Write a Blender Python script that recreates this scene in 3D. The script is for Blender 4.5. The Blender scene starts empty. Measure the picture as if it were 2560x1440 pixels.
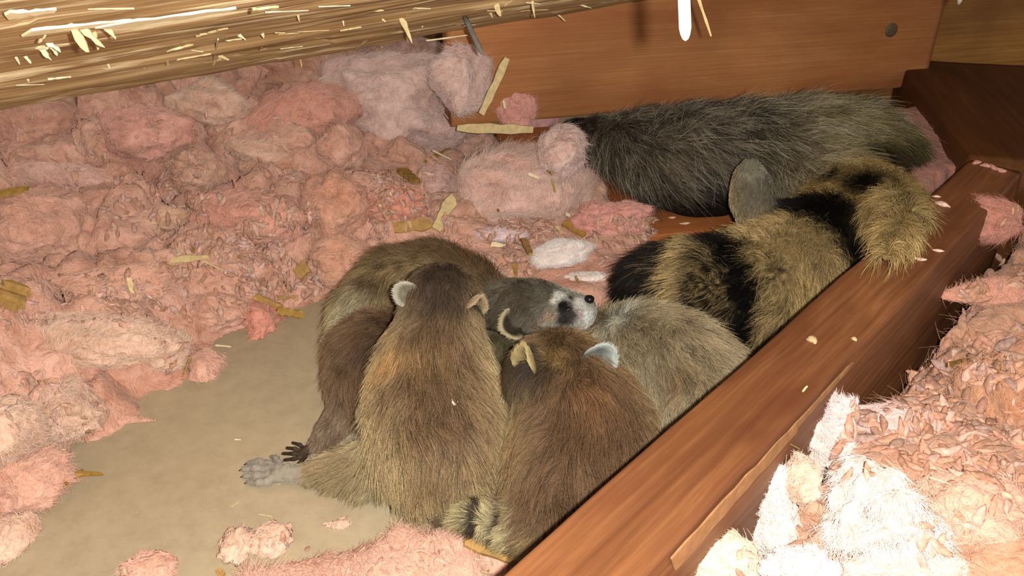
import bpy, bmesh, math
import numpy as np
from mathutils import Vector, Matrix
from mathutils.bvhtree import BVHTree

# ------------------------------------------------------------------ camera, world, light, exposure
S = bpy.context.scene
COL = S.collection
CAM_H, PITCH, FPX = 0.42, math.radians(30.0), 2000.0
cam_d = bpy.data.cameras.new('camera')
cam_d.sensor_width = 36.0
cam_d.lens = FPX / 2560.0 * 36.0
cam_d.clip_start = 0.01
cam = bpy.data.objects.new('camera', cam_d)
COL.objects.link(cam)
cam.location = (0, 0, CAM_H)
cam.rotation_euler = (math.radians(90) - PITCH, 0, 0)
S.camera = cam

W = bpy.data.worlds.new('ambient_fill')
S.world = W
W.use_nodes = True
W.node_tree.nodes['Background'].inputs[0].default_value = (1.0, 0.86, 0.68, 1)
W.node_tree.nodes['Background'].inputs[1].default_value = 0.36  # even ambient fill, added to lift shadows and far areas

# the phone's small flash, two centimetres to the right of the lens
fl = bpy.data.lights.new('phone_flash', 'POINT')
fl.energy = 21.0
fl.color = (1.0, 0.93, 0.80)
fl.shadow_soft_size = 0.004
flash = bpy.data.objects.new('phone_flash', fl)
flash.location = (0.021, 0.004, CAM_H + 0.002)
COL.objects.link(flash)

S.view_settings.view_transform = 'Standard'
S.view_settings.look = 'None'
S.view_settings.exposure = 0.0
S.view_settings.gamma = 1.0
S.view_settings.use_curve_mapping = False
S.cycles.max_bounces = 4
S.cycles.diffuse_bounces = 2
S.cycles.glossy_bounces = 1
S.cycles.transmission_bounces = 1

# ------------------------------------------------------------------ helpers
CAMP = np.array([0, 0, CAM_H])
CF = np.array([0, math.cos(PITCH), -math.sin(PITCH)])
CU = np.array([0, math.sin(PITCH), math.cos(PITCH)])
CR = np.array([1.0, 0, 0])


def ray(px, py):
    return CF + (px - 1280.0) / FPX * CR - (py - 720.0) / FPX * CU


def at(px, py, z=None, t=None):
    """world point seen at a pixel of the photograph, at height z or at depth t"""
    d = ray(px, py)
    if t is None:
        t = (z - CAM_H) / d[2]
    return CAMP + d * t


def depth_of(p):
    return float(np.dot(np.asarray(p) - CAMP, CF))


def lin(c):
    c = np.asarray(c, float) / 255.0
    return np.where(c <= 0.04045, c / 12.92, ((c + 0.055) / 1.055) ** 2.4)


def rgba(c):
    return tuple(float(x) for x in lin(c)) + (1.0,)


def nrm(v):
    v = np.asarray(v, float)
    return v / (np.linalg.norm(v, axis=-1, keepdims=True) + 1e-12)


def sstep(a, b, x):
    t = np.clip((x - a) / (b - a), 0, 1)
    return t * t * (3 - 2 * t)


def _hash(i, j, k, seed):
    h = (i * 374761393 + j * 668265263 + k * 1274126177 + seed * 974711) & 0xFFFFFFFF
    h = ((h ^ (h >> 13)) * 1103515245) & 0xFFFFFFFF
    h = ((h ^ (h >> 16)) * 668265263) & 0xFFFFFFFF
    return ((h ^ (h >> 15)) & 0xFFFFFF) / float(0xFFFFFF) * 2 - 1


def vnoise(P, scale=1.0, seed=0):
    """smooth value noise in [-1, 1]"""
    P = np.asarray(P, float) * scale + 1000.0
    I = np.floor(P).astype(np.int64)
    F = P - I
    F = F * F * F * (F * (F * 6 - 15) + 10)
    x, y, z = F[:, 0], F[:, 1], F[:, 2]
    out = 0
    for dx in (0, 1):
        for dy in (0, 1):
            for dz in (0, 1):
                w = (x if dx else 1 - x) * (y if dy else 1 - y) * (z if dz else 1 - z)
                out = out + w * _hash(I[:, 0] + dx, I[:, 1] + dy, I[:, 2] + dz, seed)
    return out


def fbm(P, scale, seed, octv=3):
    a, s, o = 1.0, 0.0, 0.0
    for i in range(octv):
        o = o + a * vnoise(P, scale * 2 ** i, seed + 17 * i)
        s += a
        a *= 0.5
    return o / s


def billow(P, scale, seed):
    """rounded puffs with sharp creases between them, 0..1"""
    return np.clip(np.abs(vnoise(P, scale, seed)) * 1.6, 0, 1) ** 0.7


def vec_noise(P, scale, seed):
    return np.stack([vnoise(P, scale, seed + 101 * i) for i in range(3)], 1)


def worley(XY, scale, seed):
    """distance to the nearest jittered cell centre, in cells, and the cell's random number"""
    Q = np.asarray(XY, float) * scale + 500.0
    I = np.floor(Q).astype(np.int64)
    best = np.full(len(Q), 9.0)
    idn = np.zeros(len(Q))
    z0 = np.zeros(len(Q), np.int64)
    for dx in (-1, 0, 1):
        for dy in (-1, 0, 1):
            c = I + np.array([dx, dy])
            jx = _hash(c[:, 0], c[:, 1], z0, seed) * 0.42 + 0.5
            jy = _hash(c[:, 0], c[:, 1], z0 + 7, seed) * 0.42 + 0.5
            d = np.hypot(c[:, 0] + jx - Q[:, 0], c[:, 1] + jy - Q[:, 1])
            m = d < best
            best[m] = d[m]
            idn[m] = _hash(c[:, 0], c[:, 1], z0 + 13, seed)[m]
    return best, idn


def tag(o, label=None, cat=None, group=None, kind=None):
    if label:
        o['label'] = label
    if cat:
        o['category'] = cat
    if group:
        o['group'] = group
    if kind:
        o['kind'] = kind
    return o


def empty(name, loc):
    o = bpy.data.objects.new(name, None)
    o.location = tuple(float(v) for v in loc)
    o.empty_display_size = 0.02
    COL.objects.link(o)
    return o


def place(o, parent):
    COL.objects.link(o)
    if parent is not None:
        o.parent = parent
        mw = parent.matrix_basis
        if parent.parent is not None:
            mw = parent.parent.matrix_basis @ parent.matrix_basis
        o.matrix_parent_inverse = Matrix.Identity(4)
        o.matrix_basis = mw.inverted() @ o.matrix_basis
    return o


def mesh_obj(name, V, F, mat, parent=None, smooth=True, origin=None, cols=None):
    """V in world space; the object's origin is put at `origin` (default: base centre)"""
    V = np.asarray(V, float)
    if origin is None:
        origin = np.array([V[:, 0].mean(), V[:, 1].mean(), V[:, 2].min()])
    origin = np.asarray(origin, float)
    me = bpy.data.meshes.new(name)
    if isinstance(F, np.ndarray):
        k = F.shape[1]
        me.vertices.add(len(V))
        me.vertices.foreach_set('co', (V - origin).astype(np.float32).ravel())
        me.loops.add(F.size)
        me.loops.foreach_set('vertex_index', F.astype(np.int32).ravel())
        me.polygons.add(len(F))
        me.polygons.foreach_set('loop_start', np.arange(0, F.size, k, dtype=np.int32))
        me.update(calc_edges=True)
    else:
        me.from_pydata([tuple(v) for v in (V - origin)], [], [tuple(int(i) for i in f) for f in F])
    if smooth:
        me.polygons.foreach_set('use_smooth', np.ones(len(me.polygons), bool))
    if cols is not None:
        a = me.attributes.new('col', 'FLOAT_COLOR', 'POINT')
        c = np.ones((len(V), 4), np.float32)
        c[:, :3] = cols
        a.data.foreach_set('color', c.ravel())
    me.validate()
    me.materials.append(mat)
    o = bpy.data.objects.new(name, me)
    o.location = tuple(origin)
    return place(o, parent)


HITS = []          # (name, bvh) surfaces that small things can lie on


def add_hit(V, F):
    HITS.append(BVHTree.FromPolygons([tuple(map(float, v)) for v in V], [tuple(int(i) for i in f) for f in F]))


def hit(px, py, zfall=0.0):
    d = Vector(ray(px, py)).normalized()
    o = Vector(CAMP)
    best = None
    for b in HITS:
        loc, n, i, dist = b.ray_cast(o, d)
        if loc is not None and (best is None or dist < best[2]):
            best = (np.array(loc), np.array(n), dist)
    if best is None:
        return at(px, py, z=zfall), np.array([0, 0, 1.0])
    n = best[1]
    if np.dot(n, np.array(d)) > 0:
        n = -n
    return best[0], n


# ------------------------------------------------------------------ materials
def new_mat(name):
    m = bpy.data.materials.new(name)
    m.use_nodes = True
    nt = m.node_tree
    b = nt.nodes['Principled BSDF']
    return m, nt, b


def node(nt, t, **kw):
    n = nt.nodes.new(t)
    for k, v in kw.items():
        setattr(n, k, v)
    return n


def ramp(nt, src, stops):
    r = node(nt, 'ShaderNodeValToRGB')
    el = r.color_ramp.elements
    while len(el) < len(stops):
        el.new(0.5)
    for e, (p, c) in zip(el, stops):
        e.position = p
        e.color = c
    nt.links.new(src, r.inputs[0])
    return r.outputs[0]


def noise_tex(nt, scale, detail=4, rough=0.55, vec=None, dist=0.0):
    n = node(nt, 'ShaderNodeTexNoise')
    n.inputs['Scale'].default_value = scale
    n.inputs['Detail'].default_value = detail
    n.inputs['Roughness'].default_value = rough
    n.inputs['Distortion'].default_value = dist
    if vec is not None:
        nt.links.new(vec, n.inputs['Vector'])
    return n.outputs['Fac']


def mix_col(nt, fac, a, b, mode='MIX'):
    m = node(nt, 'ShaderNodeMix', data_type='RGBA', blend_type=mode)
    for i, v in ((0, fac), (6, a), (7, b)):
        if hasattr(v, 'is_linked'):
            nt.links.new(v, m.inputs[i])
        else:
            m.inputs[i].default_value = v
    return m.outputs[2]


def coords(nt, scale=(1, 1, 1), which='Object'):
    tc = node(nt, 'ShaderNodeTexCoord')
    mp = node(nt, 'ShaderNodeMapping')
    mp.inputs['Scale'].default_value = scale
    nt.links.new(tc.outputs[which], mp.inputs['Vector'])
    return mp.outputs['Vector']


def bump(nt, b, src, strength, dist):
    bp = node(nt, 'ShaderNodeBump')
    bp.inputs['Strength'].default_value = strength
    bp.inputs['Distance'].default_value = dist
    nt.links.new(src, bp.inputs['Height'])
    nt.links.new(bp.outputs['Normal'], b.inputs['Normal'])


def wood_mat(name, dark, mid, light, stain, grain=90.0, rough=0.55, relief=0.6, spec=0.3, torn=None):
    """boards run along their own X axis"""
    m, nt, b = new_mat(name)
    v1 = coords(nt, (5.0, grain * 3.0, grain * 4.0))
    v2 = coords(nt, (6.0, 22.0, 22.0))
    v3 = coords(nt, (4.0, 9.0, 9.0))
    g = noise_tex(nt, 1.0, 5, 0.6, v1, 0.3)
    blot = noise_tex(nt, 1.0, 4, 0.6, v2, 0.6)
    base = ramp(nt, g, [(0.25, rgba(dark)), (0.5, rgba(mid)), (0.78, rgba(light))])
    st = ramp(nt, blot, [(0.35, (0, 0, 0, 1)), (0.75, (1, 1, 1, 1))])
    c = mix_col(nt, st, base, rgba(stain))
    big = noise_tex(nt, 1.0, 3, 0.5, v3, 0.4)
    tone = ramp(nt, big, [(0.3, (0.72, 0.66, 0.62, 1)), (0.7, (1.12, 1.08, 1.02, 1))])
    c = mix_col(nt, 1.0, c, tone, 'MULTIPLY')
    if torn:                                 # raw pale wood where strips have been torn off along the grain
        tv = noise_tex(nt, 1.0, 4, 0.7, coords(nt, (4.0, 45.0, 20.0)), 0.5)
        c = mix_col(nt, ramp(nt, tv, [(0.54, (0, 0, 0, 1)), (0.62, (1, 1, 1, 1))]), c, rgba(torn))
    nt.links.new(c, b.inputs['Base Color'])
    b.inputs['Roughness'].default_value = rough
    b.inputs['Specular IOR Level'].default_value = spec
    bump(nt, b, g, relief, 0.0006)
    return m


def fluff_mat(name, crease=0.5):
    """fibreglass wool; the tint comes from the object's own colour"""
    m, nt, b = new_mat(name)
    oi = node(nt, 'ShaderNodeObjectInfo')
    v = coords(nt, (1, 1, 1))
    n1 = noise_tex(nt, 14.0, 3, 0.6, v)
    n2 = noise_tex(nt, 80.0, 4, 0.7, v, 0.8)
    n3 = noise_tex(nt, 300.0, 2, 0.6, v)
    t1 = ramp(nt, n1, [(0.3, (0.80, 0.66, 0.60, 1)), (0.52, (1, 1, 1, 1)), (0.75, (1.10, 1.12, 1.14, 1))])
    t2 = ramp(nt, n2, [(0.30, (0.74, 0.65, 0.58, 1)), (0.58, (1.08, 1.08, 1.08, 1))])
    c = mix_col(nt, 1.0, oi.outputs['Color'], t1, 'MULTIPLY')
    c = mix_col(nt, 1.0, c, t2, 'MULTIPLY')
    nt.links.new(c, b.inputs['Base Color'])
    b.inputs['Roughness'].default_value = 0.95
    b.inputs['Specular IOR Level'].default_value = 0.05
    b.inputs['Sheen Weight'].default_value = 0.25
    add = node(nt, 'ShaderNodeMath', operation='MULTIPLY_ADD')
    nt.links.new(n3, add.inputs[0])
    add.inputs[1].default_value = 0.35
    nt.links.new(n2, add.inputs[2])
    bump(nt, b, add.outputs[0], 0.9, 0.004)
    return m


def attr_mat(name, rough=0.6, spec=0.2, noise=None):
    m, nt, b = new_mat(name)
    a = node(nt, 'ShaderNodeAttribute', attribute_name='col')
    c = a.outputs['Color']
    if noise:
        f = noise_tex(nt, noise, 3, 0.6, coords(nt))
        c = mix_col(nt, 1.0, c, ramp(nt, f, [(0.3, (0.6, 0.6, 0.6, 1)), (0.7, (1.15, 1.15, 1.15, 1))]), 'MULTIPLY')
    nt.links.new(c, b.inputs['Base Color'])
    b.inputs['Roughness'].default_value = rough
    b.inputs['Specular IOR Level'].default_value = spec
    return m


def plain_mat(name, c, rough=0.6, spec=0.3, metal=0.0, noise=60.0, var=0.25, relief=0.0):
    m, nt, b = new_mat(name)
    f = noise_tex(nt, noise, 4, 0.6, coords(nt))
    lo = tuple(float(x) * (1 - var) for x in lin(c)) + (1.0,)
    hi = tuple(min(1.0, float(x) * (1 + var)) for x in lin(c)) + (1.0,)
    nt.links.new(ramp(nt, f, [(0.3, lo), (0.7, hi)]), b.inputs['Base Color'])
    b.inputs['Roughness'].default_value = rough
    b.inputs['Specular IOR Level'].default_value = spec
    b.inputs['Metallic'].default_value = metal
    if relief:
        bump(nt, b, f, relief, 0.002)
    return m


M_FUR = attr_mat('fur_strands', 0.55, 0.22)
M_SKIN = attr_mat('furred_skin', 0.9, 0.05, 160.0)
M_FIB = attr_mat('glass_fibres', 0.8, 0.1)
M_FLUFF = fluff_mat('pink_fibreglass')
M_JOIST = wood_mat('joist_wood', (104, 66, 42), (140, 94, 62), (174, 126, 86), (108, 66, 44), 60, 0.5, 0.5)
M_RAFTER = wood_mat('rafter_wood', (164, 110, 70), (186, 130, 84), (204, 150, 98), (168, 108, 68), 110, 0.6, 0.4)
M_BEAM = wood_mat('beam_wood', (140, 98, 54), (172, 126, 72), (192, 146, 88), (146, 102, 58), 70, 0.6, 0.6)
M_PLANK = wood_mat('plank_wood', (176, 108, 64), (198, 124, 74), (212, 138, 84), (182, 110, 66), 50, 0.6, 0.3)
M_DARKWOOD = wood_mat('dark_wood', (84, 50, 24), (108, 68, 34), (128, 84, 44), (90, 52, 26), 50, 0.7, 0.4)  # dark brown wood for the blocking and the back boards
M_DECK = wood_mat('sheathing_wood', (140, 108, 72), (192, 162, 120), (240, 220, 184), (168, 134, 92), 120, 0.6, 1.0, torn=(240, 222, 184))
M_CHIP = plain_mat('pale_splinter', (216, 194, 146), 0.6, 0.3, 0, 180, 0.2, 0.3)
M_CHIP2 = plain_mat('tan_chip', (170, 134, 70), 0.7, 0.2, 0, 180, 0.25, 0.3)
M_CHIP3 = plain_mat('brown_chip', (176, 140, 86), 0.7, 0.2, 0, 140, 0.25, 0.3)
M_CHIP4 = plain_mat('scuffed_wood', (150, 110, 76), 0.7, 0.2, 0, 120, 0.2, 0.3)
M_WHITECHIP = plain_mat('white_splinter', (240, 226, 190), 0.5, 0.4, 0, 180, 0.1)
M_STEEL = plain_mat('nail_steel', (150, 152, 146), 0.45, 0.5, 0.25, 200, 0.2)
M_GLARE_NAIL = plain_mat('glare_white_nail', (240, 238, 230), 0.4, 0.5, 0.2, 200, 0.1)  # flash glare on the near nail, put into a near-white colour
M_RUST = plain_mat('dull_nail_head', (112, 98, 78), 0.6, 0.4, 0.4, 400, 0.3, 0.3)
M_NOSE = plain_mat('wet_black_nose', (16, 15, 17), 0.25, 0.5, 0, 400, 0.2)
M_CLAW = plain_mat('dark_claw', (34, 28, 24), 0.4, 0.4, 0, 300, 0.2)
M_PAD = plain_mat('paw_pad', (96, 78, 70), 0.6, 0.3, 0, 300, 0.2)

m, nt, b = new_mat('drywall_paper')
v = coords(nt)
f1 = noise_tex(nt, 5.0, 4, 0.6, v, 0.4)
f2 = noise_tex(nt, 60.0, 5, 0.7, v)
f3 = noise_tex(nt, 330.0, 2, 0.5, v)
c = ramp(nt, f1, [(0.3, rgba((178, 162, 138))), (0.7, rgba((190, 175, 148)))])
c = mix_col(nt, 1.0, c, ramp(nt, f2, [(0.35, (0.9, 0.9, 0.9, 1)), (0.65, (1.06, 1.06, 1.06, 1))]), 'MULTIPLY')
c = mix_col(nt, ramp(nt, f3, [(0.70, (0, 0, 0, 1)), (0.78, (1, 1, 1, 1))]), c, rgba((206, 190, 156)))
c = mix_col(nt, ramp(nt, noise_tex(nt, 26.0, 1, 0.3, v), [(0.79, (0, 0, 0, 1)), (0.82, (1, 1, 1, 1))]), c, rgba((96, 80, 58)))
nt.links.new(c, b.inputs['Base Color'])
b.inputs['Roughness'].default_value = 0.85
b.inputs['Specular IOR Level'].default_value = 0.15
bump(nt, b, f2, 0.15, 0.0008)
M_DRY = m

# ------------------------------------------------------------------ boards
def rounded_board(name, p0, p1, zb, zt, thick, mat, parent=None, nseg=70, r=0.003, wobble=0.0012, seed=1, side=1.0, tilt=0.0):
    """a board from p0 to p1 (its left top edge when looking along it), thickness to the right; own X axis along it"""
    p0 = np.array([p0[0], p0[1]], float)
    p1 = np.array([p1[0], p1[1]], float)
    L = np.linalg.norm(p1 - p0)
    d = (p1 - p0) / L
    h = zt - zb
    prof = []
    corners = [(0, 0), (thick, 0), (thick, h), (0, h)]
    ang = [(180, 270), (270, 360), (0, 90), (90, 180)]
    for (cx, cz), (a0, a1) in zip(corners, ang):
        ox = r if cx == 0 else cx - r
        oz = r if cz == 0 else cz - r
        for k in range(4):
            a = math.radians(a0 + (a1 - a0) * k / 3)
            prof.append((ox + r * math.cos(a), oz + r * math.sin(a)))
    # extra points along the sides so the faces can be uneven
    full = []
    for i in range(len(prof)):
        a, b2 = np.array(prof[i]), np.array(prof[(i + 1) % len(prof)])
        full.append(a)
        if np.linalg.norm(b2 - a) > 0.02:
            n = 6
            for k in range(1, n):
                full.append(a + (b2 - a) * k / n)
    prof = np.array(full)
    n = len(prof)
    xs = np.linspace(0, L, nseg + 1)
    V = np.zeros(((nseg + 1) * n, 3))
    for i, x in enumerate(xs):
        V[i * n:(i + 1) * n, 0] = x
        V[i * n:(i + 1) * n, 1] = -prof[:, 0] * side
        V[i * n:(i + 1) * n, 2] = prof[:, 1]
    V += vec_noise(V * np.array([0.35, 1, 1]), 60, seed) * wobble * np.array([0.2, 1, 1])
    F = []
    for i in range(nseg):
        for j in range(n):
            a, b2 = i * n + j, i * n + (j + 1) % n
            F.append((a, b2, b2 + n, a + n) if side > 0 else (a, a + n, b2 + n, b2))
    F.append(tuple(range(n - 1, -1, -1)) if side > 0 else tuple(range(n)))
    e = nseg * n
    F.append(tuple(range(e, e + n)) if side > 0 else tuple(range(e + n - 1, e - 1, -1)))
    me = bpy.data.meshes.new(name)
    me.from_pydata([tuple(v) for v in V], [], F)
    me.validate()
    me.update()
    me.polygons.foreach_set('use_smooth', np.ones(len(me.polygons), bool))
    me.materials.append(mat)
    o = bpy.data.objects.new(name, me)
    a = math.atan2(d[1], d[0])
    o.rotation_euler = (0, 0, a)
    o.location = (p0[0], p0[1], zb)
    place(o, parent)
    R = np.array([[d[0], -d[1], 0], [d[1], d[0], 0], [0, 0, 1]])
    Vw = V @ R.T + np.array([p0[0], p0[1], zb])
    add_hit(Vw, F)
    return o, Vw


def grid_plane(name, corners, nx, ny, mat, disp=0.0, seed=0, kind=None):
    c = [np.array(q, float) for q in corners]
    V = []
    for j in range(ny + 1):
        for i in range(nx + 1):
            u, w = i / nx, j / ny
            V.append(c[0] * (1 - u) * (1 - w) + c[1] * u * (1 - w) + c[2] * u * w + c[3] * (1 - u) * w)
    V = np.array(V)
    if disp:
        V[:, 2] += vnoise(V, 8, seed) * disp
    F = np.array([(j * (nx + 1) + i, j * (nx + 1) + i + 1, (j + 1) * (nx + 1) + i + 1, (j + 1) * (nx + 1) + i) for j in range(ny) for i in range(nx)])
    o = mesh_obj(name, V, F, mat, origin=(0, 0, 0))
    add_hit(V, F)
    if kind:
        o['kind'] = kind
    return o


floor_o = grid_plane('floor', [(-1.8, -0.5, 0), (1.8, -0.5, 0), (1.8, 1.75, 0), (-1.8, 1.75, 0)], 40, 30, M_DRY, 0.0004, 3)
tag(floor_o, 'dusty beige paper back of the ceiling board under the young raccoons', kind='structure')
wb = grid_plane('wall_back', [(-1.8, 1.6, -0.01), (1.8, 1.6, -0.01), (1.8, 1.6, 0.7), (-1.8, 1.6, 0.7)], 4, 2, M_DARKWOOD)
tag(wb, 'dark boards closing the eave behind the insulation', kind='structure')

# joist running from the bottom edge away to the right
JL0, JL1 = at(1250, 1440, z=0.14), at(2425, 400, z=0.14)
jd = nrm((JL1 - JL0)[:2])
JW = 0.046
jperp = np.array([jd[1], -jd[0]])
joist, JV = rounded_board('ceiling_joist', JL0[:2] - jd * 0.5, JL1[:2], 0.0, 0.14, JW, M_JOIST, nseg=120, r=0.003, wobble=0.0016, seed=5)
tag(joist, 'reddish brown ceiling joist running diagonally between the kits and the right-hand insulation', 'joist')

# pale worn strip where the joist's right edge has been scuffed
def on_joist(px, py, z):
    a_ = (at(px, py, z=0.14)[:2] - JL0[:2]) @ jd
    q_ = JL0[:2] + jd * a_ + jperp * (JW + 0.0016)
    return np.array([q_[0], q_[1], z])
JOIST_WEAR = [(on_joist(1690, 1370, .1285), on_joist(1990, 1030, .131), .017), (on_joist(1985, 1035, .132), on_joist(2120, 880, .134), .007)]

# rafter across the back, with its square-cut right end
RB0, RB1 = at(1200, 312, z=0.10), at(2310, 215, z=0.10)
rd = nrm((RB1 - RB0)[:2])
rafter, _ = rounded_board('rafter', RB0[:2] - rd * 0.035, RB1[:2], 0.10, 0.25, 0.040, M_RAFTER, nseg=90, r=0.003, wobble=0.0008, seed=9, side=-1.0)
tag(rafter, 'smooth orange-brown rafter with a nail head near its square-cut right end', 'rafter')

# beam lapped behind the rafter at the right
rn = np.array([-rd[1], rd[0]])
b0 = RB1[:2] - rd * 0.22 + rn * 0.044
beam, _ = rounded_board('beam', b0, b0 + rd * 1.0, 0.062, 0.45, 0.045, M_BEAM, nseg=60, r=0.003, wobble=0.001, seed=12, side=-1.0)
tag(beam, 'olive-brown beam lapped behind the end of the rafter in the upper right corner', 'beam')

# low block past the far end of the joist
k0 = at(2425, 400, z=0.125)[:2]
k1 = at(2335, 275, z=0.125)[:2]
kd = nrm(k1 - k0)
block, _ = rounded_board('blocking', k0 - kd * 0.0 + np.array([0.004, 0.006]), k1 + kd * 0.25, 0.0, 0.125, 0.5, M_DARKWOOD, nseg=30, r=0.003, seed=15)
tag(block, 'dark brown blocking board beyond the far end of the diagonal joist', 'board')

# orange plank that the mother lies on
pl0 = at(1330, 640, z=0.012)[:2]
plank, _ = rounded_board('floor_plank', pl0 + np.array([-0.05, 0.42]), pl0 + np.array([0.85, 0.62]), 0.0, 0.012, 0.40, M_PLANK, nseg=40, r=0.002, seed=21)
tag(plank, 'flat orange-brown plank lying under the adult raccoon', 'plank')

# ------------------------------------------------------------------ roof sheathing, upper left
DA, DB, DC = at(0, 285, t=0.70), at(1625, 0, t=0.93), at(100, 0, t=0.36)
du = nrm(DB - DA)
dn = nrm(np.cross(DB - DA, DC - DA))
if dn[2] > 0:
    dn = -dn
dv = nrm(np.cross(dn, du))
if np.dot(dv, DC - DA) < 0:
    dv = -dv
nu, nv = 420, 150
LU0, LU1, LV = -0.75, 1.35, 0.62
U_, V_ = np.meshgrid(np.linspace(LU0, LU1, nu + 1), np.concatenate([np.linspace(0, 0.30, 111), np.linspace(0.30, LV, nv - 109)[1:]]))
P2 = np.stack([U_.ravel(), V_.ravel(), 0 * U_.ravel()], 1)
g1 = vnoise(P2 * np.array([2.2, 34, 1]), 1.0, 31)
g2 = vnoise(P2 * np.array([7, 120, 1]), 1.0, 32)
g3 = vnoise(P2 * np.array([22, 330, 1]), 1.0, 33)
hgt = 0.0045 * g1 + 0.0022 * g2 + 0.0009 * g3
hgt += 0.004 * np.floor((g1 * 0.6 + 0.5 * vnoise(P2 * np.array([1.3, 12, 1]), 1.0, 36)) * 3.0) / 3.0   # torn steps in the grain
edge = 0.004 * vnoise(P2 * np.array([6, 0, 0]) + 3, 1.0, 34) + 0.002 * vnoise(P2 * np.array([40, 0, 0]) + 9, 1.0, 35)
vv = V_.ravel() + edge * np.exp(-V_.ravel() / 0.02)
rollv = 0.010 * np.exp(-V_.ravel() / 0.010)
DV = DA + U_.ravel()[:, None] * du + vv[:, None] * dv + (hgt - rollv)[:, None] * dn
nr = V_.shape[0]
DF = np.array([(j * (nu + 1) + i, j * (nu + 1) + i + 1, (j + 1) * (nu + 1) + i + 1, (j + 1) * (nu + 1) + i) for j in range(nr - 1) for i in range(nu)])
# own X axis along the grain: bake into a rotated object
Rm = Matrix(((du[0], dv[0], -dn[0]), (du[1], dv[1], -dn[1]), (du[2], dv[2], -dn[2]))).to_4x4()
loc = (DV - DA) @ np.stack([du, dv, -dn], 1)
# close the back so the sheathing has thickness
nb = len(loc)
back = loc.copy()
back[:, 2] = 0.018
rim = list(range(nu + 1))
allF = [tuple(f) for f in DF] + [tuple(x + nb for x in reversed(f)) for f in DF.tolist()]
allF += [(i + 1, i, i + nb, i + 1 + nb) for i in range(nu)]
me = bpy.data.meshes.new('ceiling')
me.from_pydata([tuple(x) for x in np.vstack([loc, back])], [], allF)
me.update()
me.polygons.foreach_set('use_smooth', np.ones(len(me.polygons), bool))
me.materials.append(M_DECK)
deck = bpy.data.objects.new('ceiling', me)
deck.matrix_basis = Matrix.Translation(DA) @ Rm
COL.objects.link(deck)
tag(deck, 'rough splintered underside of the roof sheathing across the upper left', kind='structure')
DECK_BVH = BVHTree.FromPolygons([tuple(x) for x in DV], [tuple(int(i) for i in f) for f in DF])


def deck_hit(px, py):
    l, n, i, dd = DECK_BVH.ray_cast(Vector(CAMP), Vector(ray(px, py)).normalized())
    if l is None:
        tt = np.dot(DA - CAMP, dn) / np.dot(ray(px, py), dn)
        return CAMP + ray(px, py) * tt
    return np.array(l)


# ------------------------------------------------------------------ slivers of wood
def sliver(name, a, b, w0, w1, thick, mat, parent=None, seed=0, n=7, up=None, bend=0.0, ragged=0.25):
    """a torn splinter from a to b: a thin, uneven, tapering strip with ragged ends"""
    a, b = np.asarray(a, float), np.asarray(b, float)
    rng = np.random.RandomState(seed + 11)
    d = nrm(b - a)
    up = nrm(np.array([0, 0, 1.0]) if up is None else np.asarray(up, float))
    if abs(np.dot(up, d)) > 0.95:
        up = nrm(-CF + 0.3 * CR)
    s = nrm(np.cross(d, up))
    up = nrm(np.cross(s, d))
    L = np.linalg.norm(b - a)
    V = []
    for i in range(n):
        f = i / (n - 1)
        w = (w0 + (w1 - w0) * f) * 0.5 * (1 + rng.uniform(-ragged, ragged)) * (rng.uniform(.6, 1.0) if i in (0, n - 1) else 1)
        c = a + d * L * f + up * bend * L * 4 * f * (1 - f) + s * rng.uniform(-.1, .1) * w
        e0, e1 = (rng.uniform(-ragged, ragged, 2) * min(L * 0.3, w0) if i in (0, n - 1) else (0, 0))
        th = thick * (0.5 + 0.5 * rng.rand())
        V += [c - s * w - up * th * .5 + d * e0, c + s * w - up * th * .5 + d * e1, c + s * w * .9 + up * th * .5 + d * e1, c - s * w * .9 + up * th * .5 + d * e0]
    F = [(3, 2, 1, 0)]
    for i in range(n - 1):
        for j in range(4):
            p, q = i * 4 + j, i * 4 + (j + 1) % 4
            F.append((p, q, q + 4, p + 4))
    e = (n - 1) * 4
    F.append((e, e + 1, e + 2, e + 3))
    V = np.array(V)
    ctr = V.mean(0)
    G = []
    for f in F:
        q = V[list(f)]
        m_ = q.mean(0)
        ax_ = a + d * np.dot(m_ - a, d) if len(G) not in (0, len(F) - 1) else ctr
        nn_ = np.cross(q[1] - q[0], q[2] - q[0])
        G.append(f if np.dot(nn_, m_ - ax_) >= 0 else tuple(reversed(f)))
    return mesh_obj(name, V, G, mat, parent, smooth=False, origin=a)


for i, (a_, b2_, w_) in enumerate(JOIST_WEAR):
    sliver('worn_edge', a_, b2_, w_ * .6, w_ * .4, .001, M_CHIP4, joist, 400 + i, n=12, up=np.array([jperp[0], jperp[1], 0.15]), ragged=.25)
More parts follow.
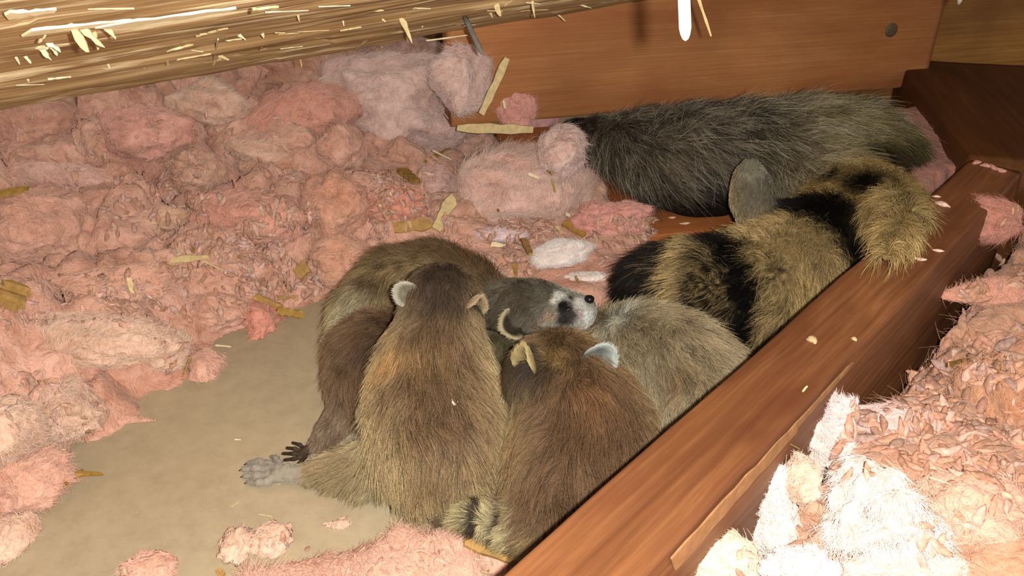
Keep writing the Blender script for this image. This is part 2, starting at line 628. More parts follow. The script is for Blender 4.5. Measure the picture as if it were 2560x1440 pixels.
# splinters torn out of the sheathing (pixel from, pixel to, how far the tip hangs towards the lens, width)
SPL = [((175, 60), (222, 135), .030, .0055, 0), ((205, 75), (258, 118), .022, .004, 0), ((262, 68), (292, 98), .02, .0035, 0),
       ((112, 90), (98, 105), .006, .003, 1), ((60, 140), (80, 160), .006, .003, 1), ((38, 142), (50, 162), .006, .002, 1),
       ((100, 115), (120, 145), .008, .005, 1), ((118, 108), (152, 128), .01, .004, 1), ((105, 128), (135, 112), .009, .003, 1),
       ((128, 118), (145, 140), .01, .003, 1), ((90, 122), (118, 120), .008, .004, 1), ((110, 135), (128, 150), .006, .002, 1),
       ((535, 155), (545, 98), .012, .003, 1), ((540, 150), (552, 148), .004, .004, 0), ((532, 162), (545, 145), .006, .004, 0),
       ((545, 140), (572, 150), .008, .005, 0), ((648, 130), (655, 118), .006, .002, 1), ((650, 128), (668, 120), .006, .002, 0),
       ((880, 138), (908, 103), .014, .003, 0), ((905, 112), (918, 100), .006, .002, 1), ((1003, 46), (1030, 105), .014, .005, 0),
       ((1042, 84), (1056, 66), .008, .004, 1), ((1066, 104), (1170, 88), .004, .003, 1), ((955, 50), (965, 55), .004, .002, 1),
       ((1240, 12), (1250, 40), .012, .006, 0), ((1262, 15), (1280, 2), .008, .003, 0), ((1330, 4), (1337, 42), .010, .003, 0),
       ((1395, 38), (1412, 52), .004, .003, 1), ((1120, 70), (1150, 62), .004, .002, 1), ((745, 35), (748, 52), .005, .002, 0),
       ((858, 52), (860, 66), .006, .002, 1), ((420, 128), (460, 118), .004, .003, 1), ((360, 172), (363, 168), .003, .002, 1),
       ((70, 198), (72, 205), .003, .002, 1), ((270, 160), (275, 172), .004, .002, 1), ((930, 30), (960, 26), .004, .003, 0),
       ((595, 88), (615, 100), .008, .003, 1), ((560, 102), (606, 97), .006, .003, 1), ((655, 82), (660, 95), .006, .003, 1),
       ((440, 122), (482, 112), .004, .004, 0), ((800, 100), (835, 90), .004, .002, 1), ((752, 152), (755, 168), .005, .002, 0),
       ((418, 152), (421, 163), .004, .002, 0), ((235, 80), (245, 120), .02, .003, 0), ((950, 128), (955, 118), .006, .003, 1),
       ((1015, 92), (1020, 105), .006, .002, 0), ((1225, 30), (1231, 44), .006, .003, 0), ((1448, 14), (1478, 20), .003, .002, 1)]
for i, (a, b_, off, w, wm) in enumerate(SPL):
    pa = deck_hit(*a)
    tb = min(depth_of(deck_hit(*b_)) - off, depth_of(pa) + 0.006)
    sliver('splinter', pa - dn * 0.001, at(b_[0], b_[1], t=tb), w, w * 0.35, w * 0.3, (M_CHIP, M_WHITECHIP)[wm], deck, i, n=5, up=-CF, ragged=0.4)
# torn flat flakes of pale wood lying along the grain
rngk = np.random.RandomState(4)
for i in range(14):
    px, py = rngk.uniform(-20, 1350), None
    top = 0
    low = 250 - px * 0.155
    py = rngk.uniform(4, max(10, low * 0.9))
    pa = deck_hit(px, py)
    L = rngk.uniform(0.006, 0.028)
    wdt = rngk.uniform(0.0015, 0.0050)
    pa2 = pa + dn * 0.001
    sliver('grain_flake', pa2, pa2 + du * L + dn * rngk.uniform(0.0005, 0.003) + dv * rngk.uniform(-.1, .1) * L, wdt, wdt * .3, 0.0008, (M_CHIP, M_WHITECHIP)[i % 2], deck, 100 + i, n=5, up=dn, ragged=0.5)


for i, (xa, ya, xb, yb, w, mt) in enumerate([(70, 62, 330, 34, .016, 1), (250, 52, 590, 4, .014, 1), (0, 20, 130, 6, .014, 1), (620, 12, 690, 2, .010, 0), (500, 76, 560, 58, .009, 0), (120, 186, 170, 180, .004, 1), (440, 138, 520, 124, .004, 0), (850, 66, 900, 57, .004, 0)]):
    pa, pb = deck_hit(xa, ya), deck_hit(xb, yb)
    nseg_ = 9
    pts_ = [pa + (pb - pa) * k / nseg_ for k in range(nseg_ + 1)]
    sliver('torn_patch', pa + dn * 0.0035, pb + dn * 0.0035, w, w * .45, 0.0015, (M_CHIP, M_WHITECHIP)[mt], deck, 300 + i, n=9, up=dn, ragged=0.35)


def spike(name, tip, base, r, mat, label, cat, head=None, seed=0, point=2.5):
    tip, base = np.asarray(tip, float), np.asarray(base, float)
    d = nrm(tip - base)
    s = nrm(np.cross(d, np.array([0.3, 0.9, 0.2])))
    q = np.cross(d, s)
    V, F = [], []
    L = np.linalg.norm(tip - base)
    st = [(0, 1), (L * 0.3, 1), (L * 0.6, 1), (L - r * point, 1.0), (L - r * point * .5, .80 if point < 3 else .6), (L - r * point * .15, .5 if point < 3 else .25), (L, .12)]
    n = 14
    for x, k in st:
        for j in range(n):
            a = 2 * math.pi * j / n
            V.append(base + d * x + (s * math.cos(a) + q * math.sin(a)) * r * k)
    for i in range(len(st) - 1):
        for j in range(n):
            a, b2 = i * n + j, i * n + (j + 1) % n
            F.append((a, a + n, b2 + n, b2))
    F.append(tuple(range(n)))
    F.append(tuple(range(len(V) - 1, len(V) - n - 1, -1)))
    return tag(mesh_obj(name, np.array(V), F, mat, origin=base), label, cat)


nb_ = deck_hit(1160, 44)
spike('roof_nail', at(1208, 140, t=depth_of(nb_) - 0.03), nb_ - dn * 0.004, 0.0024, M_STEEL, 'thin grey nail poking out of the rough sheathing above the pink insulation', 'nail', point=4)
nt_ = at(1714, 102, t=0.27)
tt_ = np.dot(DA - nt_, dn) / 1.0
nbase = nt_ + dn * np.dot(DA - nt_, dn)
nbase = nbase * 0.35 + (nt_ + (at(1722, -160, t=0.27) - nt_) * (np.linalg.norm(nbase - nt_) / np.linalg.norm(at(1722, -160, t=0.27) - nt_))) * 0.65
spike('roof_nail', nt_, nbase + nrm(nbase - nt_) * 0.01, 0.0021, M_GLARE_NAIL, 'glaring white nail hanging close to the lens in front of the rafter', 'nail', point=2)
tag(sliver('hanging_splinter', at(1738, -30, t=0.62), at(1778, 92, t=0.62), 0.003, 0.0014, 0.001, M_CHIP, None, 77, up=-CF), 'thin straw-coloured splinter hanging beside the white nail', 'splinter')
n3 = at(2396, 12, t=0.55)
spike('roof_nail', n3, n3 + np.array([0, -0.005, 0.06]), 0.002, M_STEEL, 'nail tip just showing at the top edge above the beam', 'nail')

# nail head in the rafter
hp, hn = hit(2228, 75)
V, F = [], []
s_ = np.array([rd[0], rd[1], 0])
for k, (rr, off) in enumerate(((0.0, 0.0022), (0.006, 0.0022), (0.0088, 0.0015), (0.0092, 0.0004), (0.0092, -0.002))):
    for j in range(20):
        a = 2 * math.pi * j / 20
        V.append(hp + s_ * math.cos(a) * rr + np.array([0, 0, 1]) * math.sin(a) * rr * 1.02 + hn * off)
for k in range(4):
    for j in range(20):
        a, b2 = k * 20 + j, k * 20 + (j + 1) % 20
        F.append((a, b2, b2 + 20, a + 20))
tag(mesh_obj('nail_head', np.array(V), F, M_RUST, origin=hp), 'round dull grey nail head driven into the right end of the rafter', 'nail')

# ------------------------------------------------------------------ strands (fur and glass fibres)
def strands(name, P, A, B, L, C0, C1, rad, mat, parent, K=5, jit=None, origin=None, rad_tip=0.25):
    """curves from roots P: p(s) = P + L (A s + B s^2); colours run from C0 to C1"""
    n = len(P)
    s = np.linspace(0, 1, K)
    Q = P[:, None, :] + L[:, None, None] * (A[:, None, :] * s[None, :, None] + B[:, None, :] * (s ** 2)[None, :, None])
    if jit is not None:
        Q += jit[:, None, :] * (s ** 1.5)[None, :, None]
    if origin is None:
        origin = P.mean(0)
    origin = np.asarray(origin, float)
    cd = bpy.data.hair_curves.new(name)
    cd.add_curves([K] * n)
    cd.attributes['position'].data.foreach_set('vector', (Q - origin).astype(np.float32).ravel())
    r = cd.attributes.new('radius', 'FLOAT', 'POINT')
    rr = (np.asarray(rad) * np.ones(n))[:, None] * (1 - (1 - rad_tip) * s[None, :] ** 1.5)
    r.data.foreach_set('value', rr.astype(np.float32).ravel())
    c = np.ones((n, K, 4), np.float32)
    f = (s ** 0.9)[None, :, None]
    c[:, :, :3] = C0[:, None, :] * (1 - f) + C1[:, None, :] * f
    a = cd.attributes.new('col', 'FLOAT_COLOR', 'POINT')
    a.data.foreach_set('color', c.ravel())
    cd.materials.append(mat)
    o = bpy.data.objects.new(name, cd)
    o.location = tuple(origin)
    return place(o, parent)


def sample_tris(V, F, n, rng):
    if F.shape[1] == 4:
        T = np.vstack([F[:, [0, 1, 2]], F[:, [0, 2, 3]]])
    else:
        T = F
    a, b, c = V[T[:, 0]], V[T[:, 1]], V[T[:, 2]]
    cr = np.cross(b - a, c - a)
    ar = np.linalg.norm(cr, axis=1)
    cum = np.cumsum(ar)
    i = np.searchsorted(cum, rng.rand(n) * cum[-1])
    i = np.clip(i, 0, len(T) - 1)
    u, v = rng.rand(n), rng.rand(n)
    m = u + v > 1
    u[m], v[m] = 1 - u[m], 1 - v[m]
    P = a[i] + (b[i] - a[i]) * u[:, None] + (c[i] - a[i]) * v[:, None]
    return P, nrm(cr[i])


# ------------------------------------------------------------------ insulation
SALMON, ROSE, LILAC, PALE, TAN, WHITE = (222, 176, 160), (222, 168, 154), (228, 198, 194), (226, 192, 176), (216, 176, 158), (244, 230, 230)


def wool_fibres(V, F, col, n, L, parent, seed, rad=0.00012):
    rng = np.random.RandomState(seed)
    P, N = sample_tris(V, F, n, rng)
    keep = (N @ -CF) > -0.35
    P, N = P[keep], N[keep]
    T = nrm(vec_noise(P, 16, seed + 3) + 0.22 * rng.randn(len(P), 3))
    T = nrm(T - N * (T * N).sum(1, keepdims=True))
    ll = L * rng.uniform(0.4, 1.3, len(P))
    c = np.clip(lin(col)[None, :] * rng.uniform(0.9, 1.45, (len(P), 1)), 0, 0.92)
    strands('fibres', P, T * 1.0 + N * rng.uniform(0.02, 0.30, (len(P), 1)), -N * 0.2 + 0.35 * nrm(rng.randn(len(P), 3)), ll, c, c, rad, M_FIB, parent, K=4)['kind'] = 'stuff'


def seg_dist(P, A, B):
    d = B - A
    h = np.clip(((P - A) @ d) / (d @ d), 0, 1)
    return np.linalg.norm(P - A - h[:, None] * d, axis=1)


def poly_signed(P, poly):
    """distance to the outline, positive inside"""
    n = len(poly)
    dist = np.full(len(P), 9.0)
    ins = np.zeros(len(P), bool)
    for i in range(n):
        A, B = poly[i], poly[(i + 1) % n]
        dist = np.minimum(dist, seg_dist(P, A, B))
        cond = (A[1] > P[:, 1]) != (B[1] > P[:, 1])
        xi = (B[0] - A[0]) * (P[:, 1] - A[1]) / (B[1] - A[1] + 1e-12) + A[0]
        ins ^= cond & (P[:, 0] < xi)
    return np.where(ins, dist, -dist)


def lumps(XY, seed, s1=9.0):
    """torn wool: overlapping rounded lobes with deep creases"""
    P = np.stack([XY[:, 0], XY[:, 1], 0 * XY[:, 0]], 1)
    W1 = XY + 0.03 * np.stack([vnoise(P, 12, seed), vnoise(P, 12, seed + 1)], 1)
    d1, i1 = worley(W1 * np.array([1.0, 1.15]), s1, seed)
    d2, i2 = worley(W1 + 0.006 * np.stack([vnoise(P, 50, seed + 5), vnoise(P, 50, seed + 6)], 1), s1 * 3.1, seed + 9)
    b1 = np.sqrt(np.clip(1 - (d1 / 0.85) ** 2, 0, 1))
    b2 = np.sqrt(np.clip(1 - (d2 / 0.85) ** 2, 0, 1))
    return b1, i1, b2, i2, P


def height_wool(name, poly, hfun, step, seed, col, label, lobes=0.05, zbase=0.0, fib=20000):
    poly = np.array(poly)
    lo, hi = poly.min(0), poly.max(0)
    nx, ny = int((hi[0] - lo[0]) / step) + 1, int((hi[1] - lo[1]) / step) + 1
    X, Y = np.meshgrid(np.linspace(lo[0], hi[0], nx), np.linspace(lo[1], hi[1], ny))
    XY = np.stack([X.ravel(), Y.ravel()], 1)
    P3 = np.stack([XY[:, 0], XY[:, 1], 0 * XY[:, 0]], 1)
    wob = 0.012 * vnoise(P3, 22, seed + 40) + 0.006 * vnoise(P3, 70, seed + 41)
    sd = poly_signed(XY, poly) + wob
    b1, i1, b2, i2, P3 = lumps(XY, seed)
    base, amp = hfun(XY, sd)
    mid = billow(P3, 28, seed + 2)
    fine = billow(P3, 75, seed + 3)
    z = base + amp * (lobes * (b1 * (0.6 + 0.4 * i1) - 0.35) + lobes * 0.30 * (b2 - .4) * (0.7 + 0.5 * i2) + lobes * 0.26 * (mid - .4) + 0.0036 * (fine - .4) + 0.0012 * vnoise(P3, 210, seed + 4))
    z = np.where(sd < 0, -0.01, np.maximum(z * sstep(0.0, 0.022, sd), 0.0005)) + zbase
    V = np.stack([XY[:, 0], XY[:, 1], z], 1)
    V[:, :2] += 0.010 * amp[:, None] * np.stack([vnoise(V, 38, seed + 7), vnoise(V, 38, seed + 8)], 1)
    idx = np.arange(nx * ny).reshape(ny, nx)
    F = np.stack([idx[:-1, :-1].ravel(), idx[:-1, 1:].ravel(), idx[1:, 1:].ravel(), idx[1:, :-1].ravel()], 1)
    F = F[(sd[F] > -step * 0.5).any(1)]
    used = np.unique(F)
    rm = -np.ones(len(V), int)
    rm[used] = np.arange(len(used))
    V, F = V[used], rm[F]
    o = mesh_obj(name, V, F, M_FLUFF)
    o.color = rgba(col)
    tag(o, label, 'insulation', kind='stuff')
    add_hit(V, F)
    wool_fibres(V, F, np.array(col), fib, 0.014, o, seed)
    return o, V, F


left_px = [(-400, 1750), (10, 1445), (50, 1300), (150, 1215), (170, 1120), (300, 1050), (440, 960), (540, 880), (610, 815), (740, 775), (850, 735),
           (960, 790), (1250, 800), (1500, 800), (1640, 760), (1650, 660), (1600, 590), (1500, 520), (1440, 440), (1400, 370)]
left_poly = [at(x, y, z=0)[:2] for x, y in left_px] + [np.array([0.10, 0.965]), np.array([-0.03, 0.95]), np.array([-0.2, 1.55]), np.array([-1.5, 1.55]), np.array([-1.5, 0.1])]


def left_h(XY, sd):
    right = sstep(-0.22, 0.02, XY[:, 0])
    full = 0.045 * sstep(0, 0.10, sd) + 0.075 * sstep(0.05, 0.55, sd)
    low = 0.012 + 0.012 * sstep(0, 0.10, sd) + 0.03 * sstep(0.78, 0.95, XY[:, 1])
    return full * (1 - right) + low * right, 1.0 - 0.72 * right


wool_left, WLV, WLF = height_wool('insulation_layer', left_poly, left_h, 0.0035, 3, SALMON,
                                  'torn layer of pink fibreglass wool filling the bay left of and behind the kits', 0.062, fib=110000)

# right-hand bay, filled nearly to the top of the joist
q0, q1 = JL0[:2] + jperp * (JW + 0.002) - jd * 0.35, JL1[:2] + jperp * (JW + 0.002)
right_poly = [q0, q1, q1 + np.array([0.03, 0.02]), np.array([1.4, 0.80]), np.array([1.4, -0.25]), np.array([-0.10, -0.25])]


def right_h(XY, sd):
    along = (XY - JL0[:2]) @ jd
    return 0.078 + 0.014 * sstep(0.0, 0.10, sd) - 0.014 * sstep(0.2, 0.6, along), 0.62 + 0 * sd


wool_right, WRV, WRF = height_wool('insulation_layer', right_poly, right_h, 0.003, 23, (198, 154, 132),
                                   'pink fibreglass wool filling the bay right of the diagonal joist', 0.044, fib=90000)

# wool at the bottom edge of the frame
near_px = [(600, 1455), (760, 1410), (880, 1385), (960, 1345), (1060, 1322), (1180, 1318), (1290, 1345), (1310, 1400), (1230, 1500), (1100, 1700), (500, 1700)]
near_poly = [at(x, y, z=0.0)[:2] for x, y in near_px]


def near_h(XY, sd):
    return 0.010 + 0.012 * sstep(0, 0.04, sd), 0.45 + 0 * sd


wool_near, WNV, WNF = height_wool('insulation_layer', near_poly, near_h, 0.002, 43, SALMON,
                                  'sheet of pink fibreglass wool at the bottom edge below the kits', 0.016, fib=25000)

# wool seen past the far end of the joist
far_poly = [at(2200, 260, z=0.10)[:2], at(2345, 262, z=0.10)[:2], at(2445, 405, z=0.10)[:2], at(2330, 500, z=0.10)[:2], at(2200, 520, z=0.1)[:2]]
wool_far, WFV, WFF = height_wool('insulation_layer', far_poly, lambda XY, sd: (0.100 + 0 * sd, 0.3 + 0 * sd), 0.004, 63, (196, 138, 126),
                                 'dim pink fibreglass wool in the gap past the far end of the joist', 0.02, fib=4000)


def ico(sub):
    bm = bmesh.new()
    bmesh.ops.create_icosphere(bm, subdivisions=sub, radius=1.0)
    V = np.array([v.co[:] for v in bm.verts])
    F = np.array([[v.index for v in f.verts] for f in bm.faces])
    bm.free()
    return V, F


ICO = {k: ico(k) for k in (2, 3, 4, 5, 6)}


def clump(px, py, w, h, col, label, seed, lift=0.25, rough=1.0, sub=5, roll=0.0, dz=0.9, dy=1.25, fib=2500, name='insulation_clump', taper=0.0, big=0.30, zfix=None, flib=0.010, group=None, grain=0.0):
    """a torn lump of wool about w x h pixels, resting on whatever lies at that pixel"""
    if zfix is None:
        p, n = hit(px, py)
    else:
        p = at(px, py, z=zfix)
    t = depth_of(p)
    a, c = w / 2 * t / FPX, h / 2 * t / FPX
    V, F = ICO[sub]
    V = V.copy()
    sd = seed * 7
    Q = V * np.array([1, dy, dz]) * (a / max(a, c)) if False else V
    d = big * fbm(Q, 1.6, sd, 2) + rough * (0.17 * (billow(Q + 0.2 * vec_noise(Q, 2.0, sd + 3), 2.3, sd + 5) - .4) + 0.060 * (billow(Q, 6.0, sd + 7) - .4) + 0.020 * (billow(Q, 15.0, sd + 9) - .4) + 0.006 * vnoise(Q, 40, sd + 11))
    V = V * (1 + d)[:, None]
    if taper:
        f = 1 - abs(taper) * sstep(-1, 1, V[:, 0] * np.sign(taper))
        V[:, 1] *= f
        V[:, 2] *= f
    # x across the view, z up the view, then lean back a little
    V = V * np.array([a, max(c, 0.35 * a) * dy, c * dz])
    cr, sr = math.cos(math.radians(roll)), math.sin(math.radians(roll))
    V = np.stack([V[:, 0] * cr + V[:, 2] * sr, V[:, 1], -V[:, 0] * sr + V[:, 2] * cr], 1)
    k = math.radians(18)
    V = np.stack([V[:, 0], V[:, 1] * math.cos(k) + V[:, 2] * math.sin(k), -V[:, 1] * math.sin(k) + V[:, 2] * math.cos(k)], 1)
    V = V + p + np.array([0, 0, 1]) * c * lift
    V[:, 2] = np.maximum(V[:, 2], 0.0008 + 0.002 * np.random.RandomState(seed).rand(len(V)) * (V[:, 2] < 0))
    o = mesh_obj(name, V, F, M_FLUFF)
    o.color = rgba(col)
    tag(o, label, 'insulation', group)
    add_hit(V, F)
    if fib:
        wool_fibres(V, F, np.array(col), int(fib * 1.7), min(flib, 0.45 * min(a, c)), o, seed)
    return o


CL = [
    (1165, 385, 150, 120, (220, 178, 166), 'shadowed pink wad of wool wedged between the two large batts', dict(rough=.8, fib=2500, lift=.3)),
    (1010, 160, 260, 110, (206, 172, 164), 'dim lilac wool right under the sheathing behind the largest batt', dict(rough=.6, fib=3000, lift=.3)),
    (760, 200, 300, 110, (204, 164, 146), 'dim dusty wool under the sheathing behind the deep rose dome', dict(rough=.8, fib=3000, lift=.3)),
    (1000, 310, 380, 330, LILAC, 'largest lilac-pink batt of wool, just left of the upright splinter', dict(sub=6, rough=.40, fib=12000, flib=.018, lift=.30, dz=.75)),
    (1152, 200, 125, 200, LILAC, 'rounded lilac tuft against the rafter below the thin grey nail', dict(rough=.5, fib=5000, flib=.014, lift=.1)),
    (750, 300, 300, 200, ROSE, 'smooth deep rose dome of wool in the middle of the upper left', dict(rough=.4, fib=6000, flib=.016, roll=-12, lift=-.1)),
    (535, 290, 210, 140, PALE, 'pale angular fold of wool left of the deep rose dome', dict(rough=.5, fib=2500, roll=8)),
    (1290, 470, 330, 260, (232, 196, 188), 'big fluffy pink batt of wool in front of the horizontal stick', dict(sub=6, rough=.38, fib=12000, flib=.018, lift=.0, dz=.8)),
    (1400, 400, 110, 160, LILAC, 'lilac wool slumped against the right side of the big fluffy batt', dict(rough=.7, fib=3000, roll=30)),
    (1345, 315, 120, 80, (226, 176, 178), 'curled pink flap of wool beside the dark tip of the adult raccoon', dict(rough=.4, fib=2500, roll=-35, dy=.6)),
    (1530, 560, 170, 90, (230, 170, 164), 'crumbly pink tuft of wool beside the orange plank', dict(rough=1.3, fib=2000)),
    (1400, 645, 150, 75, WHITE, 'whitest soft tuft of wool above the profile kit', dict(rough=.5, fib=4000, flib=.012, roll=-14)),
    (1475, 695, 110, 26, WHITE, 'thin white wisp of wool just above the black nose', dict(rough=.5, sub=4, fib=1500)),
    (1255, 590, 130, 40, (228, 206, 216), 'flat whitish wisp of wool behind the pale seed-shaped chip', dict(rough=.6, sub=4, fib=1500)),
    (175, 460, 230, 90, (226, 186, 176), 'smooth pale slab of wool above the large left-edge dome', dict(rough=.5, fib=2500, roll=4)),
    (110, 590, 240, 210, SALMON, 'large salmon dome of wool at the left edge under the yellow chip', dict(sub=6, rough=.7, fib=5000)),
    (260, 865, 330, 130, PALE, 'long plump roll of wool left of the bare ceiling board', dict(sub=6, rough=.7, fib=4000, roll=4)),
    (425, 885, 90, 100, PALE, 'curled pink fold of wool at the right end of the plump roll', dict(rough=.6, fib=1500, roll=25)),
    (516, 925, 70, 95, SALMON, 'tongue-shaped lobe of wool hanging onto the bare board', dict(rough=.4, sub=4, fib=1000, roll=-25, lift=.1)),
    (540, 785, 190, 90, SALMON, 'fan-shaped fold of wool left of the small upright tuft', dict(rough=1.0, fib=2000)),
    (662, 808, 80, 105, (222, 158, 142), 'small upright crumbly tuft of wool standing on the bare board', dict(rough=1.6, fib=1200, lift=.2)),
    (170, 1040, 165, 140, PALE, 'pale doubled lobe of wool low at the left with a dark pit', dict(rough=1.0, fib=2500)),
    (330, 1052, 130, 46, SALMON, 'pointed wisp of wool reaching right onto the bare board', dict(rough=.6, sub=4, fib=900, taper=.85, lift=.1)),
    (75, 1210, 190, 150, SALMON, 'broad leaf-like flap of wool at the lower left edge', dict(rough=.6, fib=2500)),
    (20, 1090, 150, 180, PALE, 'pale drooping swath of wool at the left edge above the leaf-like flap', dict(rough=.5, fib=2000)),
    (30, 1360, 90, 120, PALE, 'ragged strip of wool in the lower left corner', dict(rough=1.4, fib=1500)),
    (860, 670, 150, 130, (224, 176, 156), 'rounded beige-pink lump of wool touching the rear kit', dict(rough=.7, fib=2500)),
    (620, 545, 270, 140, ROSE, 'low reddish dome of wool above the pale chip cluster', dict(rough=.5, fib=3000, lift=0)),
    (845, 520, 160, 170, (224, 172, 152), 'beige-pink lump of wool below the lilac batt', dict(rough=.7, fib=3000, lift=.1)),
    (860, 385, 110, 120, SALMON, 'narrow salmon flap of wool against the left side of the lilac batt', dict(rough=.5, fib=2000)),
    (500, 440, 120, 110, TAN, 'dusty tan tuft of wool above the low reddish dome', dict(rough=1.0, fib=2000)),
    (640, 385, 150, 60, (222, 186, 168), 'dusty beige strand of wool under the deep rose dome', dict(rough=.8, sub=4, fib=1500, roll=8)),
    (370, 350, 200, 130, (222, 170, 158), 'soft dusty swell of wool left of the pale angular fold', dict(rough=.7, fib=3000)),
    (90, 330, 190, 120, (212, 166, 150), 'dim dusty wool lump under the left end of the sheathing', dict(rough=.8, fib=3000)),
    (390, 560, 150, 60, (222, 186, 164), 'pale stretched strand of wool left of the low reddish dome', dict(rough=.6, sub=4, fib=1500, roll=-14)),
    (290, 720, 260, 90, SALMON, 'flattened pink fold of wool above the plump roll', dict(rough=1.0, fib=2500)),
    (990, 520, 160, 80, (220, 156, 140), 'heap of crumbled wool behind the rear kit beside the brown chip', dict(rough=1.8, fib=1500)),
    (1080, 470, 90, 90, (216, 180, 176), 'small greyish pink wad of wool at the foot of the lilac batt', dict(rough=1.5, sub=4, fib=1200)),
    (1290, 285, 90, 90, (222, 166, 158), 'ragged pink peaks of wool against the rafter behind the horizontal stick', dict(rough=1.3, fib=1500, dy=.5)),
    (380, 1425, 125, 70, SALMON, 'loose pink tuft of wool on the bare board at the bottom edge', dict(rough=1.4, sub=4, fib=1200, lift=.05)),
    (598, 1368, 70, 85, PALE, 'left one of two crumbled wool bits on the bare board', dict(rough=2.2, sub=4, fib=500, lift=.1)),
    (680, 1355, 85, 85, PALE, 'right one of two crumbled wool bits on the bare board', dict(rough=2.2, sub=4, fib=600, lift=.1)),
    (842, 1314, 66, 40, PALE, 'single small scrap of wool on the bare board below the outstretched paw', dict(rough=1.0, sub=4, fib=250, taper=-.8, lift=.15, roll=-10)),
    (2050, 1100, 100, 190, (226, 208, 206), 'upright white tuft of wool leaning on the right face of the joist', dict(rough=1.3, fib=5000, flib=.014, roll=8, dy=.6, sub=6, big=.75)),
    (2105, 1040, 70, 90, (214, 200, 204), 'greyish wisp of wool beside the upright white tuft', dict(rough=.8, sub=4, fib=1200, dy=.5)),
    (1920, 1290, 150, 250, (236, 222, 218), 'glaring white upright lump of wool next to the joist at the bottom', dict(rough=1.2, fib=6000, flib=.012, roll=-6, dy=.6, lift=.1, sub=6, big=.75)),  # overexposure by the flash put into the near-white wool colour
    (2180, 1310, 240, 220, (234, 218, 214), 'largest glaring white mass of wool at the lower right', dict(sub=6, rough=.8, fib=7000, flib=.010, big=.75)),  # near-white colour carries the flash glare here too
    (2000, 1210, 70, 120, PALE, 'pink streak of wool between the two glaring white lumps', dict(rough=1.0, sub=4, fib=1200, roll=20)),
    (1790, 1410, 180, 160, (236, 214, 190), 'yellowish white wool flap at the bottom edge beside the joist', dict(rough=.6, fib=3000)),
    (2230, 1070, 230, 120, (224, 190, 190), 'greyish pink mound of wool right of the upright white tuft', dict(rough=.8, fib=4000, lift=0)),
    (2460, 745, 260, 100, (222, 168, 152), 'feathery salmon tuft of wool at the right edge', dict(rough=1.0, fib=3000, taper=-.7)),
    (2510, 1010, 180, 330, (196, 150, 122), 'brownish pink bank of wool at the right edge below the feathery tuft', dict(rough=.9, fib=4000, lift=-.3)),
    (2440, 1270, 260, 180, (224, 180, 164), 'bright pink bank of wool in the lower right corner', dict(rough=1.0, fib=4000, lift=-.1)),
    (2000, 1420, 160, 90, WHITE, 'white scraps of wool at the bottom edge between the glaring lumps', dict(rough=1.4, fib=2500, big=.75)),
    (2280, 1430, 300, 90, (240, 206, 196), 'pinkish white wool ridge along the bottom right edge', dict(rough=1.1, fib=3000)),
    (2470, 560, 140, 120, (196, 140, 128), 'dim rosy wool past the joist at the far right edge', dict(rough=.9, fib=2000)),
]
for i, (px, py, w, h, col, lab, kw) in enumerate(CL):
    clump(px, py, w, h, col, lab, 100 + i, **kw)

# ------------------------------------------------------------------ raccoons
def surface_nets(f, lo, h):
    nx, ny, nz = f.shape
    s = f < 0
    c = np.zeros((nx - 1, ny - 1, nz - 1), np.int8)
    for dx in (0, 1):
        for dy in (0, 1):
            for dz in (0, 1):
                c += s[dx:nx - 1 + dx, dy:ny - 1 + dy, dz:nz - 1 + dz]
    act = (c > 0) & (c < 8)
    I = np.argwhere(act)
    idx = -np.ones(act.shape, int)
    idx[act] = np.arange(len(I))
    acc = np.zeros((len(I), 3))
    cnt = np.zeros(len(I))
    corners = [(0, 0, 0), (1, 0, 0), (0, 1, 0), (1, 1, 0), (0, 0, 1), (1, 0, 1), (0, 1, 1), (1, 1, 1)]
    edges = [(0, 1), (2, 3), (4, 5), (6, 7), (0, 2), (1, 3), (4, 6), (5, 7), (0, 4), (1, 5), (2, 6), (3, 7)]
    val = [f[I[:, 0] + a, I[:, 1] + b, I[:, 2] + d] for a, b, d in corners]
    for a, b in edges:
        va, vb = val[a], val[b]
        m = (va < 0) != (vb < 0)
        t = np.where(m, va / (va - vb + 1e-15), 0)
        p = np.array(corners[a]) + t[:, None] * (np.array(corners[b]) - np.array(corners[a]))
        acc[m] += p[m]
        cnt[m] += 1
    V = lo + (I + acc / cnt[:, None]) * h
    Q = []
    for ax in range(3):
        sl0 = [slice(None)] * 3
        sl1 = [slice(None)] * 3
        sl0[ax] = slice(0, -1)
        sl1[ax] = slice(1, None)
        a, b = s[tuple(sl0)], s[tuple(sl1)]
        E = np.argwhere(a != b)
        o1, o2 = [(1, 2), (2, 0), (0, 1)][ax]
        E = E[(E[:, o1] > 0) & (E[:, o2] > 0)]
        E = E[(E[:, o1] < f.shape[o1] - 1) & (E[:, o2] < f.shape[o2] - 1)]
        def g(d1, d2):
            q = E.copy()
            q[:, o1] -= d1
            q[:, o2] -= d2
            return idx[q[:, 0], q[:, 1], q[:, 2]]
        quad = np.stack([g(1, 1), g(0, 1), g(0, 0), g(1, 0)], 1)
        fl = ~a[E[:, 0], E[:, 1], E[:, 2]]
        quad[fl] = quad[fl][:, ::-1]
        Q.append(quad)
    return V, np.vstack(Q)


